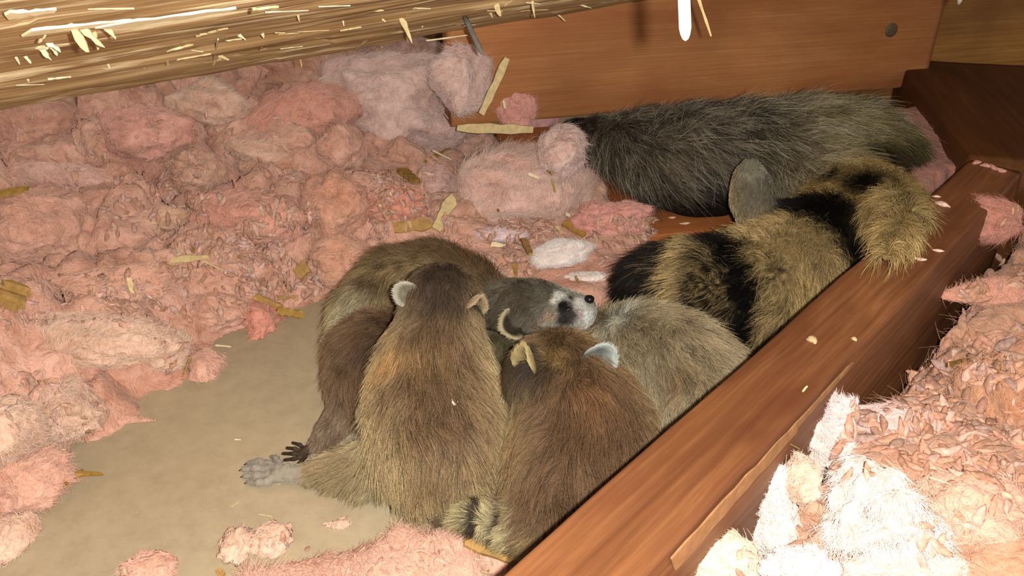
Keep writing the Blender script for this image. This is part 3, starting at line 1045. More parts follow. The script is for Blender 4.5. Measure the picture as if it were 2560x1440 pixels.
class Body:
    """limbs given as chains of (pixel x, pixel y, height, radius in pixels), melted into one surface"""

    def __init__(self, k=0.007):
        self.pr, self.k, self.ch, self.paints = [], k, [], []

    def chain(self, nodes, colf, flen, lay=1.0, flip=False, lift=0.55, world=False, guard=False):
        ci = len(self.ch)
        self.ch.append((colf, flen, lay, flip, lift))
        self.gd = getattr(self, 'gd', [])
        self.gd.append(guard)
        pts = []
        for q in nodes:
            if world:
                pts.append((np.array(q[:3], float), q[3]))
            else:
                p = at(q[0], q[1], z=q[2])
                pts.append((p, q[3] * depth_of(p) / FPX))
        n = len(pts) - 1
        for i in range(n):
            self.pr.append((pts[i][0], pts[i + 1][0], pts[i][1], pts[i + 1][1], ci, i / n, (i + 1) / n))
        return self

    def parts(self, P):
        D, H = [], []
        for a, b, ra, rb, ci, t0, t1 in self.pr:
            d = b - a
            h = np.clip(((P - a) @ d) / (d @ d + 1e-12), 0, 1)
            D.append(np.linalg.norm(P - a - h[:, None] * d, axis=1) - (ra + (rb - ra) * h))
            H.append(t0 + (t1 - t0) * h)
        return np.array(D), np.array(H)

    def sdf(self, P):
        D, _ = self.parts(P)
        m = D.min(0)
        d = m - self.k * np.log(np.exp(-(D - m) / self.k).sum(0))
        # settle on whatever is below instead of sinking through it
        return np.maximum(d, 0.0015 - P[:, 2])

    def mesh(self, h):
        lo = np.min([np.minimum(a - ra, b - rb) for a, b, ra, rb, *_ in self.pr], 0) - 3 * h - self.k * 2
        hi = np.max([np.maximum(a + ra, b + rb) for a, b, ra, rb, *_ in self.pr], 0) + 3 * h + self.k * 2
        n = np.ceil((hi - lo) / h).astype(int) + 1
        g = np.stack(np.meshgrid(*[lo[i] + h * np.arange(n[i]) for i in range(3)], indexing='ij'), -1).reshape(-1, 3)
        f = np.concatenate([self.sdf(q) for q in np.array_split(g, max(1, len(g) // 120000))])
        V, F = surface_nets(f.reshape(n), lo, h)
        self.V, self.F = V, F
        self.bvh = BVHTree.FromPolygons([tuple(map(float, v)) for v in V], [tuple(int(i) for i in f_) for f_ in F])
        return V, F

    def normal(self, P, e=0.0012):
        g = np.stack([self.sdf(P + e * np.eye(3)[i]) - self.sdf(P - e * np.eye(3)[i]) for i in range(3)], 1)
        return nrm(g)

    def see(self, px, py):
        l, n, i, d = self.bvh.ray_cast(Vector(CAMP), Vector(ray(px, py)).normalized())
        if l is None:
            l, n, i, d = self.bvh.find_nearest(Vector(at(px, py, t=depth_of(self.V.mean(0)))))
        return np.array(l), np.array(n)

    def paint(self, px, py, r, c, blur=0.5, flen=None, amount=1.0):
        """a patch of coat colour round the spot of the body seen at that pixel, r in pixels"""
        p, n = self.see(px, py)
        self.paints.append((p, r * depth_of(p) / FPX, c, blur, flen, amount))

    def coat(self, P, N, rng):
        D, H = self.parts(P)
        n = len(P)
        C0, C1, dr, L, lf, tot = np.zeros((n, 3)), np.zeros((n, 3)), np.zeros((n, 3)), np.zeros(n), np.zeros(n), np.full(n, 1e-6)
        Dm = D.min(0)
        own = np.array([q[4] for q in self.pr])
        for ci, (colf, flen, lay, flip, lift) in enumerate(self.ch):
            ix = np.where(own == ci)[0]
            Dc = D[ix].min(0)
            q = np.exp(-(Dc - Dm) / 0.005)
            m = q > 0.02
            if not m.any():
                continue
            wi = np.exp(-(D[ix][:, m] - Dc[m]) / 0.0012)
            wi /= wi.sum(0)
            t = (wi * H[ix][:, m]).sum(0)
            ws = np.exp(-(D[ix][:, m] - Dc[m]) / 0.006)
            ws /= ws.sum(0)
            ax = sum(ws[k][:, None] * nrm(self.pr[z][1] - self.pr[z][0]) for k, z in enumerate(ix)) * (-1 if flip else 1)
            c0, c1 = colf(t, N[m], P[m], rng)
            C0[m] += q[m, None] * c0
            C1[m] += q[m, None] * c1
            dr[m] += q[m, None] * ax * lay
            L[m] += q[m] * (flen(t) if callable(flen) else flen)
            lf[m] += q[m] * lift
            tot[m] += q[m]
        C0 /= tot[:, None]
        C1 /= tot[:, None]
        dr /= tot[:, None]
        L /= tot
        lf /= tot
        for p, r, c, blur, flen, am in self.paints:
            d = np.linalg.norm(P - p, axis=1) / r
            d = d + 0.12 * rng.randn(n)
            f = (1 - sstep(1 - blur, 1 + blur * 0.3, d)) * am
            C0 = C0 * (1 - f[:, None]) + f[:, None] * lin(c) * 0.65
            C1 = C1 * (1 - f[:, None]) + f[:, None] * lin(c)
            if flen is not None:
                L = L * (1 - f) + flen * f
        return C0, C1, dr, L, lf

    def build(self, root, h, n, seed, rad=0.00016, clumpy=0.75, guard=0.0, guard_len=1.8, guard_col=(200, 190, 170), name='fur'):
        rng = np.random.RandomState(seed)
        V, F = self.V, self.F
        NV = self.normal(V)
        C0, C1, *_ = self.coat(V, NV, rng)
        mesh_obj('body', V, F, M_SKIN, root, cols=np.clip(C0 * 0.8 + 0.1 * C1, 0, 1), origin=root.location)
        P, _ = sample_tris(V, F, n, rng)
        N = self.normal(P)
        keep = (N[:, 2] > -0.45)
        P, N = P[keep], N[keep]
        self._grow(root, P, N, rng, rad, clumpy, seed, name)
        if guard:
            P, _ = sample_tris(V, F, int(n * guard), rng)
            N = self.normal(P)
            D, _ = self.parts(P)
            on = np.array([self.gd[q[4]] for q in self.pr])[D.argmin(0)]
            keep = (N[:, 2] > -0.2) & on
            P, N = P[keep], N[keep]
            self._grow(root, P, N, rng, rad * 0.9, clumpy * 1.5, seed + 5, 'guard_hair', guard_len, guard_col)

    def _grow(self, root, P, N, rng, rad, clumpy, seed, name, lmul=1.0, tipc=None):
        C0, C1, dr, L, lf = self.coat(P, N, rng)
        T = dr - N * (dr * N).sum(1, keepdims=True)
        ln = np.linalg.norm(T, axis=1, keepdims=True)
        T = T / np.maximum(ln, 0.25)
        gv = np.array([0, 0, -1.0]) - N * -N[:, 2:3]
        T = T * 0.75 + gv * 0.55
        sw = vec_noise(P, 45, seed) * 0.55 + vec_noise(P, 160, seed + 7) * clumpy
        T = T + (sw - N * (sw * N).sum(1, keepdims=True)) * 0.8
        L = L * rng.uniform(0.55, 1.2, len(P)) * lmul
        A = N * (lf * rng.uniform(0.7, 1.2, len(P)))[:, None] + T * 0.45
        B = T * 0.5 - N * (lf * 0.35)[:, None] + np.array([0, 0, -0.08])
        jit = rng.randn(len(P), 3) * (L * 0.10)[:, None]
        br = rng.uniform(0.85, 1.35, (len(P), 1)) * (1 + 0.22 * vnoise(P, 120, seed + 3))[:, None]
        pick = rng.rand(len(P), 1)
        br = np.where(pick < 0.22, br * 0.5, np.where(pick > 0.86, br * 1.45, br))
        if tipc is not None:
            C1 = 0.35 * C1 + 0.65 * lin(tipc)[None, :] * rng.uniform(0.4, 1.2, (len(P), 1))
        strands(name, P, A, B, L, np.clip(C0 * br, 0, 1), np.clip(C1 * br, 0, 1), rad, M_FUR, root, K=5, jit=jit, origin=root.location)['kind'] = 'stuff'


def coat3(dorsal, side, belly, root_dark=0.45, up=(0, -0.35, 0.94), w0=0.25, w1=0.80):
    """coat colour from the spine (dorsal) over the flank to the belly"""
    upv = nrm(np.array(up))
    d_, s_, b_ = lin(dorsal), lin(side), lin(belly)

    def f(t, N, P, rng):
        k = N @ upv + 0.10 * vnoise(P, 55, 5) + 0.06 * rng.randn(len(P))
        a = sstep(w0, w1, k)[:, None]
        c = sstep(-0.35, w0, k)[:, None]
        col = (b_ * (1 - c) + s_ * c) * (1 - a) + d_ * a
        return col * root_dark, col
    return f


def flat(c, root_dark=0.6):
    c = lin(c)

    def f(t, N, P, rng):
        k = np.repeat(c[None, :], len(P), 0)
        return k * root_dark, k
    return f


def rings(stops, root_dark=0.5):
    """stops: (t, colour) hard-ish bands along the limb"""
    def f(t, N, P, rng):
        tt = t + 0.012 * rng.randn(len(P)) + 0.01 * vnoise(P, 90, 3)
        col = np.repeat(lin(stops[0][1])[None, :], len(P), 0)
        for a, c in stops[1:]:
            q = sstep(a - 0.025, a + 0.025, tt)[:, None]
            col = col * (1 - q) + lin(c) * q
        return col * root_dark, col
    return f


def ear(parent, c, out, face, w, h, rim, inner, seed, thick=0.0035, n=1500, flen=0.0035, name='ear'):
    """a rounded, cupped ear: c its base, out the way it stands off the head, face the way its cup opens"""
    out = nrm(np.asarray(out, float))
    face = np.asarray(face, float)
    face = nrm(face - out * np.dot(face, out))
    sidev = np.cross(out, face)
    V, F = ICO[4]
    X = V.copy()
    x, y, z = X[:, 0], X[:, 1], X[:, 2]          # x side, y face, z out
    prof = np.sqrt(np.clip(1 - z ** 2, 0, 1))
    cup = np.where(y > 0, -0.55 * (1 - np.clip(x ** 2 + z ** 2, 0, 1)), 0.0)
    yy = (y * thick + cup * thick * 1.6 + 0.25 * w * (x ** 2) * 1.0)
    Vw = np.asarray(c) + out * (h * 0.42 + h * 0.58 * z)[:, None] + sidev * (w * 0.5 * x * (1.0 - 0.12 * z))[:, None] + face * yy[:, None]
    rr = np.clip(np.sqrt(x ** 2 + np.maximum(z, -0.2) ** 2), 0, 1)
    f = np.where(y > 0.05, sstep(0.62, 0.92, rr), 1.0)[:, None]
    f = f * sstep(-0.9, -0.1, z)[:, None]
    col = lin(inner) * (1 - f) + lin(rim) * f
    o = mesh_obj(name, Vw, F, M_SKIN, parent, cols=col * 0.7, origin=np.asarray(c))
    rng = np.random.RandomState(seed)
    T = F[rng.randint(0, len(F), n)]
    u = rng.dirichlet((1, 1, 1), n)
    P = (Vw[T] * u[:, :, None]).sum(1)
    Cc = (col[T] * u[:, :, None]).sum(1)
    N = nrm(np.cross(Vw[T[:, 1]] - Vw[T[:, 0]], Vw[T[:, 2]] - Vw[T[:, 0]]))
    ll = flen * rng.uniform(.6, 1.3, n)
    strands('ear_fur', P, N * 0.35 + out * 0.5 + 0.15 * rng.randn(n, 3), out * 0.4 + 0 * N, ll, np.clip(Cc * .75, 0, 1), np.clip(Cc * rng.uniform(.8, 1.2, (n, 1)), 0, 1), 0.00013, M_FUR, o, K=4, origin=np.asarray(c))['kind'] = 'stuff'
    return o


def blob(name, c, ax, mat, parent, noise=0.08, seed=0, sub=3):
    """small rounded lump; ax: three axis vectors"""
    V, F = ICO[sub]
    V = V * (1 + noise * vnoise(V, 2.2, seed))[:, None]
    Vw = np.asarray(c) + V @ np.array(ax)
    return mesh_obj(name, Vw, F, mat, parent, origin=np.asarray(c))


def paw(parent, wrist, ankle_r, toes, col, toecol, claw, seed, name='hind_paw', k=.0009, vox=.0009, fur=3500, flen=0.003):
    """a paw with separate toes: toes = lists of three world points with radii"""
    b = Body(k=k)
    b.chain([tuple(wrist[0]) + (ankle_r,), tuple(wrist[1]) + (ankle_r * 1.0,)], flat(col, .7), flen, world=True, lift=.25)
    for t in toes:
        b.chain([tuple(wrist[1] * 0.75 + np.array(t[0][:3]) * 0.25) + (t[0][3],)] + [tuple(q) for q in t], flat(toecol, .7), flen * 0.6, world=True, lift=.2)
    V, F = b.mesh(vox)
    rng = np.random.RandomState(seed)
    N = b.normal(V)
    C0, C1, *_ = b.coat(V, N, rng)
    o = mesh_obj(name, V, F, M_SKIN, parent, cols=np.clip(C1 * 0.8, 0, 1), origin=np.asarray(wrist[0]))
    P, _ = sample_tris(V, F, fur, rng)
    N = b.normal(P)
    C0, C1, dr, L, lf = b.coat(P, N, rng)
    T = dr - N * (dr * N).sum(1, keepdims=True)
    strands('paw_fur', P, N * .25 + T * .6 + .1 * rng.randn(len(P), 3), T * .4, L * rng.uniform(.6, 1.2, len(P)), np.clip(C0, 0, 1), np.clip(C1 * rng.uniform(.8, 1.2, (len(P), 1)), 0, 1), 0.00011, M_FUR, o, K=4, origin=np.asarray(wrist[0]))['kind'] = 'stuff'
    for t in toes:
        tip, pre = np.array(t[-1][:3]), np.array(t[-2][:3])
        d = nrm(tip - pre)
        r = t[-1][3]
        a = tip + d * r * 0.6 + np.array([0, 0, r * .3])
        e = a + d * r * 1.9 - np.array([0, 0, r * 0.9])
        e[2] = max(e[2], 0.0006)
        sliver('claw', a, e, r * .7, r * .15, r * .5, claw, o, seed, n=5, ragged=.05)
    return o


KITG = 'raccoon kits huddled between the insulation and the joist'
BRN, GOLD, GREYT = (112, 80, 52), (168, 136, 88), (176, 164, 130)

# ---- kit A: lies belly down in the middle, back to us, left hind leg stretched out to the side
A = Body(k=0.006)
cA = coat3((120, 96, 74), (176, 154, 116), (200, 190, 160), w0=0.45, w1=1.0, up=(0.05, -0.45, 0.90))
A.chain([(1100, 800, .112, 66), (1090, 860, .098, 86), (1085, 930, .080, 114), (1088, 1025, .062, 138), (1102, 1110, .050, 138), (1115, 1165, .040, 104)], cA, 0.014, lift=.75)
A.chain([(1108, 735, .118, 54), (1105, 752, .121, 76), (1098, 795, .114, 62)], coat3((84, 68, 56), (110, 90, 68), (100, 82, 62), w0=.2, w1=.7), 0.007, lift=.5)
A.chain([(1120, 700, .105, 26), (1108, 730, .116, 44)], flat((84, 70, 58)), 0.005)
A.chain([(1020, 1145, .036, 82), (935, 1172, .024, 56), (850, 1178, .016, 34), (775, 1184, .011, 24)], coat3((160, 142, 112), (182, 168, 134), (200, 190, 156)), lambda t: 0.015 - 0.009 * t, lift=.5)
A.chain([(1175, 1150, .036, 84), (1190, 1200, .022, 46)], coat3((160, 140, 104), (184, 168, 130), (200, 190, 156)), 0.012)
A.chain([(1020, 900, .05, 50), (990, 960, .02, 40)], cA, 0.012)
A.mesh(0.0033)
A.paint(1060, 880, 70, (140, 112, 78), .8, amount=.6)
A.paint(985, 890, 60, (176, 136, 88), .8, amount=.7)
A.paint(1105, 715, 80, (74, 62, 54), .6, amount=.9)
A.paint(1185, 745, 26, (52, 44, 38), .6)
kitA = empty('raccoon_kit', A.V.mean(0) * np.array([1, 1, 0]))
tag(kitA, 'young raccoon in the middle lying back towards us with one hind leg stretched left', 'raccoon', KITG)
A.build(kitA, .0033, 70000, 1)
p, n = A.see(1030, 735)
ear(kitA, p - n * .003, np.array([-.85, .05, .25]), np.array([-.15, -.9, .35]), .018, .0145, (182, 178, 166), (136, 130, 118), 4)
p, n = A.see(1178, 770)
ear(kitA, p - n * .003, np.array([.55, .15, .45]), np.array([.85, -.35, .1]), .024, .013, (170, 150, 122), (146, 126, 100), 6)
wr = at(775, 1184, z=.011)
wr2 = at(700, 1184, z=.010)
sc = depth_of(wr2) / FPX
toes = []
for (x0, y0, x1, y1, x2, y2, r) in ((672, 1160, 648, 1154, 622, 1158, 8.0), (668, 1173, 640, 1170, 610, 1173, 8.4), (668, 1188, 642, 1188, 613, 1190, 8.0), (672, 1203, 648, 1206, 622, 1206, 8.4), (700, 1158, 690, 1146, 680, 1142, 6.5)):
    toes.append([tuple(at(x0, y0, z=.009)) + (r * sc,), tuple(at(x1, y1, z=.008)) + (r * sc,), tuple(at(x2, y2, z=.0045)) + (r * sc * .8,)])
paw(kitA, (wr, wr2), 23 * sc, toes, (172, 162, 146), (176, 170, 162), M_CLAW, 4)

# ---- kit B: right of kit A, back to us, against the joist
B_ = Body(k=0.006)
cB = coat3((104, 80, 60), (144, 120, 88), (182, 166, 128), w0=0.35, w1=0.95, up=(0.05, -0.40, 0.91))
B_.chain([(1402, 945, .092, 70), (1420, 990, .083, 108), (1450, 1075, .064, 142), (1440, 1170, .050, 146), (1395, 1270, .040, 108)], cB, 0.015, lift=.75)
B_.chain([(1390, 890, .092, 40), (1396, 918, .097, 64), (1405, 960, .09, 76)], coat3((118, 94, 66), (128, 104, 76), (76, 62, 50)), 0.010, lift=.7)
B_.chain([(1348, 925, .108, 34), (1320, 940, .098, 27), (1308, 965, .084, 20)], flat((36, 32, 31)), 0.006)
B_.chain([(1400, 1270, .03, 80), (1330, 1310, .026, 60)], coat3((130, 104, 70), (164, 140, 96), (180, 162, 120)), 0.012)
B_.chain([(1335, 1335, .038, 32), (1285, 1322, .040, 23), (1235, 1304, .041, 20), (1175, 1292, .040, 18), (1095, 1300, .030, 10)],
         rings([(0, (138, 120, 84)), (.12, (70, 58, 48)), (.22, (180, 168, 130)), (.36, (60, 52, 46)), (.48, (190, 178, 140)), (.60, (66, 56, 48)), (.74, (180, 168, 130)), (.88, (98, 84, 66))]), 0.007, lift=.6)
B_.chain([(1310, 1090, .05, 50), (1300, 1180, .03, 46)], coat3((140, 118, 78), (178, 160, 112), (196, 182, 140)), 0.012)
B_.mesh(0.0033)
B_.paint(1470, 985, 60, (128, 92, 64), .8, amount=.6)
B_.paint(1390, 890, 40, (140, 114, 74), .7, amount=.7)
kitB = empty('raccoon_kit', B_.V.mean(0) * np.array([1, 1, 0]))
tag(kitB, 'dark reddish brown young raccoon against the joist with its ringed tail curled left', 'raccoon', KITG)
B_.build(kitB, .0033, 70000, 2)
p, n = B_.see(1475, 905)
ear(kitB, p - n * .003, np.array([.72, .2, .35]), np.array([.25, -.85, .3]), .024, .020, (176, 184, 184), (122, 128, 128), 12)
p, n = B_.see(1322, 925)
ear(kitB, p - n * .003, np.array([-.25, .35, .75]), np.array([-.85, -.4, .2]), .024, .018, (176, 160, 118), (150, 134, 96), 13)

# ---- kit C: behind kit A, curled, head in profile facing right
C_ = Body(k=0.005)
cC = coat3((112, 90, 66), (176, 156, 116), (206, 198, 168), w0=0.35, w1=0.85, up=(0.1, 0.35, 0.93))
C_.chain([(1215, 745, .080, 52), (1165, 730, .073, 68), (1090, 708, .064, 86), (1000, 730, .058, 94), (935, 795, .050, 86), (905, 850, .045, 66)], cC, 0.014, lift=.75)
C_.chain([(1395, 766, .086, 36), (1345, 764, .090, 52), (1285, 768, .090, 58), (1225, 770, .085, 50)], flat((88, 82, 70), .55), lambda t: 0.0040 + 0.003 * t, lift=.35)
C_.chain([(1466, 768, .084, 16), (1440, 772, .085, 25), (1395, 774, .087, 40)], flat((160, 158, 154), .75), lambda t: 0.0016 + 0.0015 * t, lift=.25)
C_.chain([(1456, 788, .082, 22), (1425, 798, .080, 28), (1370, 806, .078, 30)], flat((190, 188, 184), .75), 0.0020, lift=.25)
C_.chain([(1225, 810, .050, 48), (1245, 900, .040, 46), (1270, 990, .030, 40)], flat((112, 104, 78), .6), 0.010, lift=.6)
C_.mesh(0.0026)
C_.paint(885, 780, 85, (200, 194, 168), .8, amount=.6)
C_.paint(1300, 740, 70, (80, 72, 62), .6)
C_.paint(1365, 722, 40, (92, 88, 80), .6)
C_.paint(1400, 740, 22, (222, 222, 218), .5)
C_.paint(1384, 754, 11, (204, 200, 188), .6)
C_.paint(1470, 748, 12, (120, 120, 118), .6)
C_.paint(1452, 758, 18, (212, 214, 214), .6)
C_.paint(1472, 788, 20, (226, 232, 234), .6)
C_.paint(1450, 784, 14, (186, 170, 172), .6)
C_.paint(1412, 768, 25, (30, 28, 28), .45, .0022)
C_.paint(1412, 798, 27, (44, 42, 42), .5, .0022)
C_.paint(1432, 790, 18, (66, 62, 62), .6, .0022)
C_.paint(1428, 744, 9, (60, 58, 56), .5)
C_.paint(1375, 790, 24, (150, 122, 98), .8, amount=.7)
C_.paint(1340, 812, 24, (112, 90, 70), .8, amount=.7)
C_.paint(1290, 840, 30, (50, 46, 42), .6)
kitC = empty('raccoon_kit', C_.V.mean(0) * np.array([1, 1, 0]))
tag(kitC, 'young raccoon curled behind the others with its black-nosed masked face in profile to the right', 'raccoon', KITG)
C_.build(kitC, .0026, 70000, 3, rad=0.00015)
p, n = C_.see(1468, 754)
pn = at(1473, 748, t=depth_of(p) + 0.001)
blob('nose', pn, (CR * .0040, -CF * .0042, CU * .0036), M_NOSE, kitC, .10, 3)
p, n = C_.see(1420, 774)
blob('eye', p - n * 0.0004, (nrm(CR + .4 * CU) * .0034, n * .0016, nrm(CU - .4 * CR) * .0010), M_CLAW, kitC, .02, 4)
p, n = C_.see(1292, 815)
ear(kitC, p - n * .002, np.array([-.62, -.55, .15]), np.array([.35, -.62, .70]), .025, .017, (190, 178, 148), (66, 60, 52), 21)
# ---- kit D: under kit A at the left, one dark foreleg reaching down
D_ = Body(k=0.006)
cD = coat3((112, 88, 68), (146, 120, 90), (182, 164, 130), w0=0.3, w1=0.85)
D_.chain([(1010, 835, .050, 64), (930, 885, .046, 84), (905, 950, .036, 58), (950, 1010, .03, 50)], cD, 0.013, lift=.75)
D_.chain([(892, 975, .028, 38), (866, 1030, .02, 26), (826, 1075, .013, 19), (785, 1115, .0085, 14)], coat3((136, 116, 98), (132, 110, 92), (140, 120, 100)), 0.0045, lift=.3)
D_.mesh(0.003)
D_.paint(935, 860, 55, (88, 68, 54), .7)
kitD = empty('raccoon_kit', D_.V.mean(0) * np.array([1, 1, 0]))
tag(kitD, 'mostly hidden young raccoon under the middle one, thin dark leg reaching down', 'raccoon', KITG)
D_.build(kitD, .003, 40000, 4)
wr, wr2 = at(785, 1115, z=.0085), at(766, 1126, z=.007)
sc = depth_of(wr2) / FPX
toes = []
for (x0, y0, x1, y1, x2, y2, r) in ((752, 1128, 738, 1122, 718, 1120, 4.6), (750, 1136, 734, 1134, 708, 1134, 4.8), (752, 1143, 736, 1147, 712, 1150, 4.8), (760, 1122, 750, 1112, 732, 1107, 4.4), (764, 1142, 754, 1154, 740, 1164, 4.4)):
    toes.append([tuple(at(x0, y0, z=.007)) + (r * sc,), tuple(at(x1, y1, z=.0080)) + (r * sc,), tuple(at(x2, y2, z=.003)) + (r * sc * .85,)])
paw(kitD, (wr, wr2), 12 * sc, toes, (112, 96, 82), (78, 66, 58), M_CLAW, 8, name='fore_paw', fur=800, flen=.001, k=.0005, vox=.0006)

# ---- kit E: behind kit B, under the adult's tail
E_ = Body(k=0.007)
cE = coat3((164, 148, 120), (184, 170, 142), (200, 192, 170), w0=0.3, w1=0.9)
E_.chain([(1530, 840, .048, 58), (1610, 870, .052, 86), (1690, 910, .052, 98), (1745, 965, .046, 92), (1740, 1030, .04, 80)], cE, 0.015, lift=.8)
E_.chain([(1760, 905, .04, 56), (1815, 895, .03, 38)], cE, 0.012)
E_.mesh(0.0035)
E_.paint(1545, 795, 60, (186, 184, 168), .7)
E_.paint(1690, 940, 60, (138, 118, 92), .8)
kitE = empty('raccoon_kit', E_.V.mean(0) * np.array([1, 1, 0]))
tag(kitE, 'pale grey-tan young raccoon tucked between the dark kit and the ringed adult tail', 'raccoon', KITG)
E_.build(kitE, .0035, 50000, 5)

# ---- the adult: body along the back, hind foot upright, thick ringed tail swept forward
Mo = Body(k=0.009)


def mcol(t, N, P, rng):
    k = np.clip(0.33 + 0.5 * vnoise(P, 18, 8) + 0.5 * rng.randn(len(P)), 0, 1)[:, None]
    g = sstep(0.22, 0.40, P[:, 0])[:, None]       # greenish tan towards the rump
    dark = lin((40, 34, 31)) * (1 - g) + lin((70, 62, 40)) * g
    pale = lin((130, 116, 100)) * (1 - g) + lin((164, 150, 106)) * g
    c = dark * (1 - k) + pale * k
    return c * 0.5, c


def mdark(t, N, P, rng):
    c = np.repeat(lin((50, 46, 42))[None, :], len(P), 0) * rng.uniform(.5, 1.8, (len(P), 1))
    return c * .6, c


Mo.chain([(1395, 338, .062, 16), (1440, 345, .066, 34), (1500, 360, .072, 54)], mdark, lambda t: .008 + .010 * t, lift=.4)
Mo.chain([(1500, 362, .072, 50), (1600, 378, .080, 80), (1720, 392, .088, 104), (1860, 388, .092, 110), (2010, 375, .094, 110), (2130, 375, .090, 104)], mcol, 0.024, lift=.5, guard=True)
Mo.chain([(2130, 380, .085, 102), (2190, 440, .072, 100), (2230, 480, .060, 70)], mcol, 0.022, lift=.5)
Mo.chain([(1640, 450, .052, 62), (1740, 466, .05, 62), (1800, 485, .045, 48)], mdark, 0.020, lift=.45, guard=True)
Mo.chain([(1980, 440, .082, 90), (2060, 480, .072, 92), (2150, 500, .06, 80)], mcol, 0.02, lift=.5, guard=True)
# hind foot, sole towards us
FOOTC = rings([(0, (132, 128, 114)), (.25, (104, 100, 90)), (.8, (96, 88, 76))], .8)
Mo.chain([(1876, 412, .140, 12), (1882, 450, .124, 18), (1890, 510, .102, 19), (1900, 570, .080, 15)], FOOTC, 0.0025, lift=.3)
Mo.chain([(1856, 440, .124, 4), (1858, 500, .102, 8), (1870, 565, .078, 9)], flat((190, 172, 132), .7), 0.004, lift=.3)
# tail, root to tip, dark and tan rings
TANT, BLK = (186, 156, 104), (20, 17, 16)
Mo.chain([(2190, 420, .066, 66), (2170, 480, .066, 90), (2120, 550, .064, 104), (2040, 630, .060, 112), (1955, 690, .056, 116), (1860, 730, .054, 120), (1760, 745, .052, 114), (1680, 735, .048, 100), (1622, 722, .046, 70)],
         rings([(0, (84, 72, 48)), (.05, BLK), (.18, TANT), (.32, BLK), (.445, (196, 170, 122)), (.635, (16, 14, 14)), (.765, (186, 160, 114)), (.845, BLK)], .55), 0.015, lift=.9, lay=.25)
# other haunch and hock behind the tail
Mo.chain([(2215, 505, .085, 60), (2235, 550, .118, 36), (2240, 595, .150, 22), (2215, 645, .160, 12)], flat((184, 158, 108), .5), 0.018, lift=.6)
Mo.chain([(2245, 520, .096, 40), (2285, 552, .148, 14)], flat((176, 154, 108), .5), 0.020, lift=.6)
Mo.mesh(0.0045)
Mo.paint(1790, 490, 80, (28, 24, 22), .7)  # dark fur left of the foot, its shade painted into the coat
Mo.paint(2260, 400, 70, (62, 54, 36), .8)
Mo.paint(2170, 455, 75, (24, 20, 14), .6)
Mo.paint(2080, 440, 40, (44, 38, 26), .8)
mother = empty('adult_raccoon', Mo.V.mean(0) * np.array([1, 1, 0]))
tag(mother, 'large adult raccoon lying under the rafter with a thick black-and-tan ringed tail', 'raccoon')
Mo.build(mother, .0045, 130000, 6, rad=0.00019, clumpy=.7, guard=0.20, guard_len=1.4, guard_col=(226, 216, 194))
FURRY = [A, B_, C_, D_, E_, Mo]

# ------------------------------------------------------------------ loose shreds of wool
M_SHRED = attr_mat('wool_shred', 0.95, 0.05, 300.0)
LEAF, LEAF_F = ICO[2]
LEAF_F = LEAF_F.astype(int)
LEAF = LEAF * np.array([1.0, 1.0, 1.0])
_tp = 1 - 0.55 * np.abs(LEAF[:, 0]) ** 2.2
LEAF = np.stack([LEAF[:, 0] * 1.1, LEAF[:, 1] * _tp, LEAF[:, 2] * _tp], 1)


def shred_pts(p, n, L, W, T, ang, tilt, rng):
    u = nrm(np.cross(n, np.array([math.sin(ang), math.cos(ang), .13])))
    v = np.cross(n, u)
    w = nrm(n + tilt * u)
    u = nrm(u - w * np.dot(u, w))
    Q = LEAF * (1 + 0.18 * vnoise(LEAF + rng.uniform(0, 50, 3), 1.6, 3))[:, None]
    Q[:, 2] += 0.7 * rng.uniform(-1, 1) * Q[:, 0] ** 2
    Q[:, 1] += 0.4 * rng.uniform(-1, 1) * Q[:, 0] ** 2
    return p + Q[:, :1] * u * L + Q[:, 1:2] * v * W + Q[:, 2:3] * w * T


SHC = [(216, 172, 154), (212, 164, 146), (220, 182, 166), (204, 160, 138), (218, 182, 174)]


def scatter(name, label, boxes, seed, tint=1.0):
    """uncountable litter of torn wool shreds: (x0, y0, x1, y1, how many, length in px)"""
    rng = np.random.RandomState(seed)
    Vs, Fs, Cs = [], [], []
    k = 0
    for x0, y0, x1, y1, cnt, lp in boxes:
        for _ in range(cnt):
            px, py = rng.uniform(x0, x1), rng.uniform(y0, y1)
            # litter gathers in drifts
            if vnoise(np.array([[px, py * 1.6, seed * 10.0]]), 0.012, seed)[0] + 0.5 < rng.rand() * 0.9:
                continue
            p, n = hit(px, py)
            if p[2] < 0.004 and rng.rand() < 0.95:
                continue
            q_ = (p[:2] - JL0[:2]) @ jperp
            if -0.004 < q_ < JW + 0.012 and p[2] > 0.02:
                continue
            t = depth_of(p)
            L = lp * rng.uniform(.45, 1.5) * t / FPX * .5
            Vs.append(shred_pts(p + n * L * .04, nrm(n + .25 * rng.randn(3)), L, L * rng.uniform(.26, .5), L * rng.uniform(.2, .36), rng.uniform(0, 6.3), rng.uniform(-.35, .35), rng))
            Fs.append(LEAF_F + k)
            c = lin(SHC[rng.randint(len(SHC))]) * rng.uniform(.8, 1.1) * tint
            Cs.append(np.repeat(c[None, :], len(LEAF), 0))
            k += len(LEAF)
    o = mesh_obj(name, np.vstack(Vs), np.vstack(Fs), M_SHRED, cols=np.clip(np.vstack(Cs), 0, 1))
    return tag(o, label, 'insulation', kind='stuff')


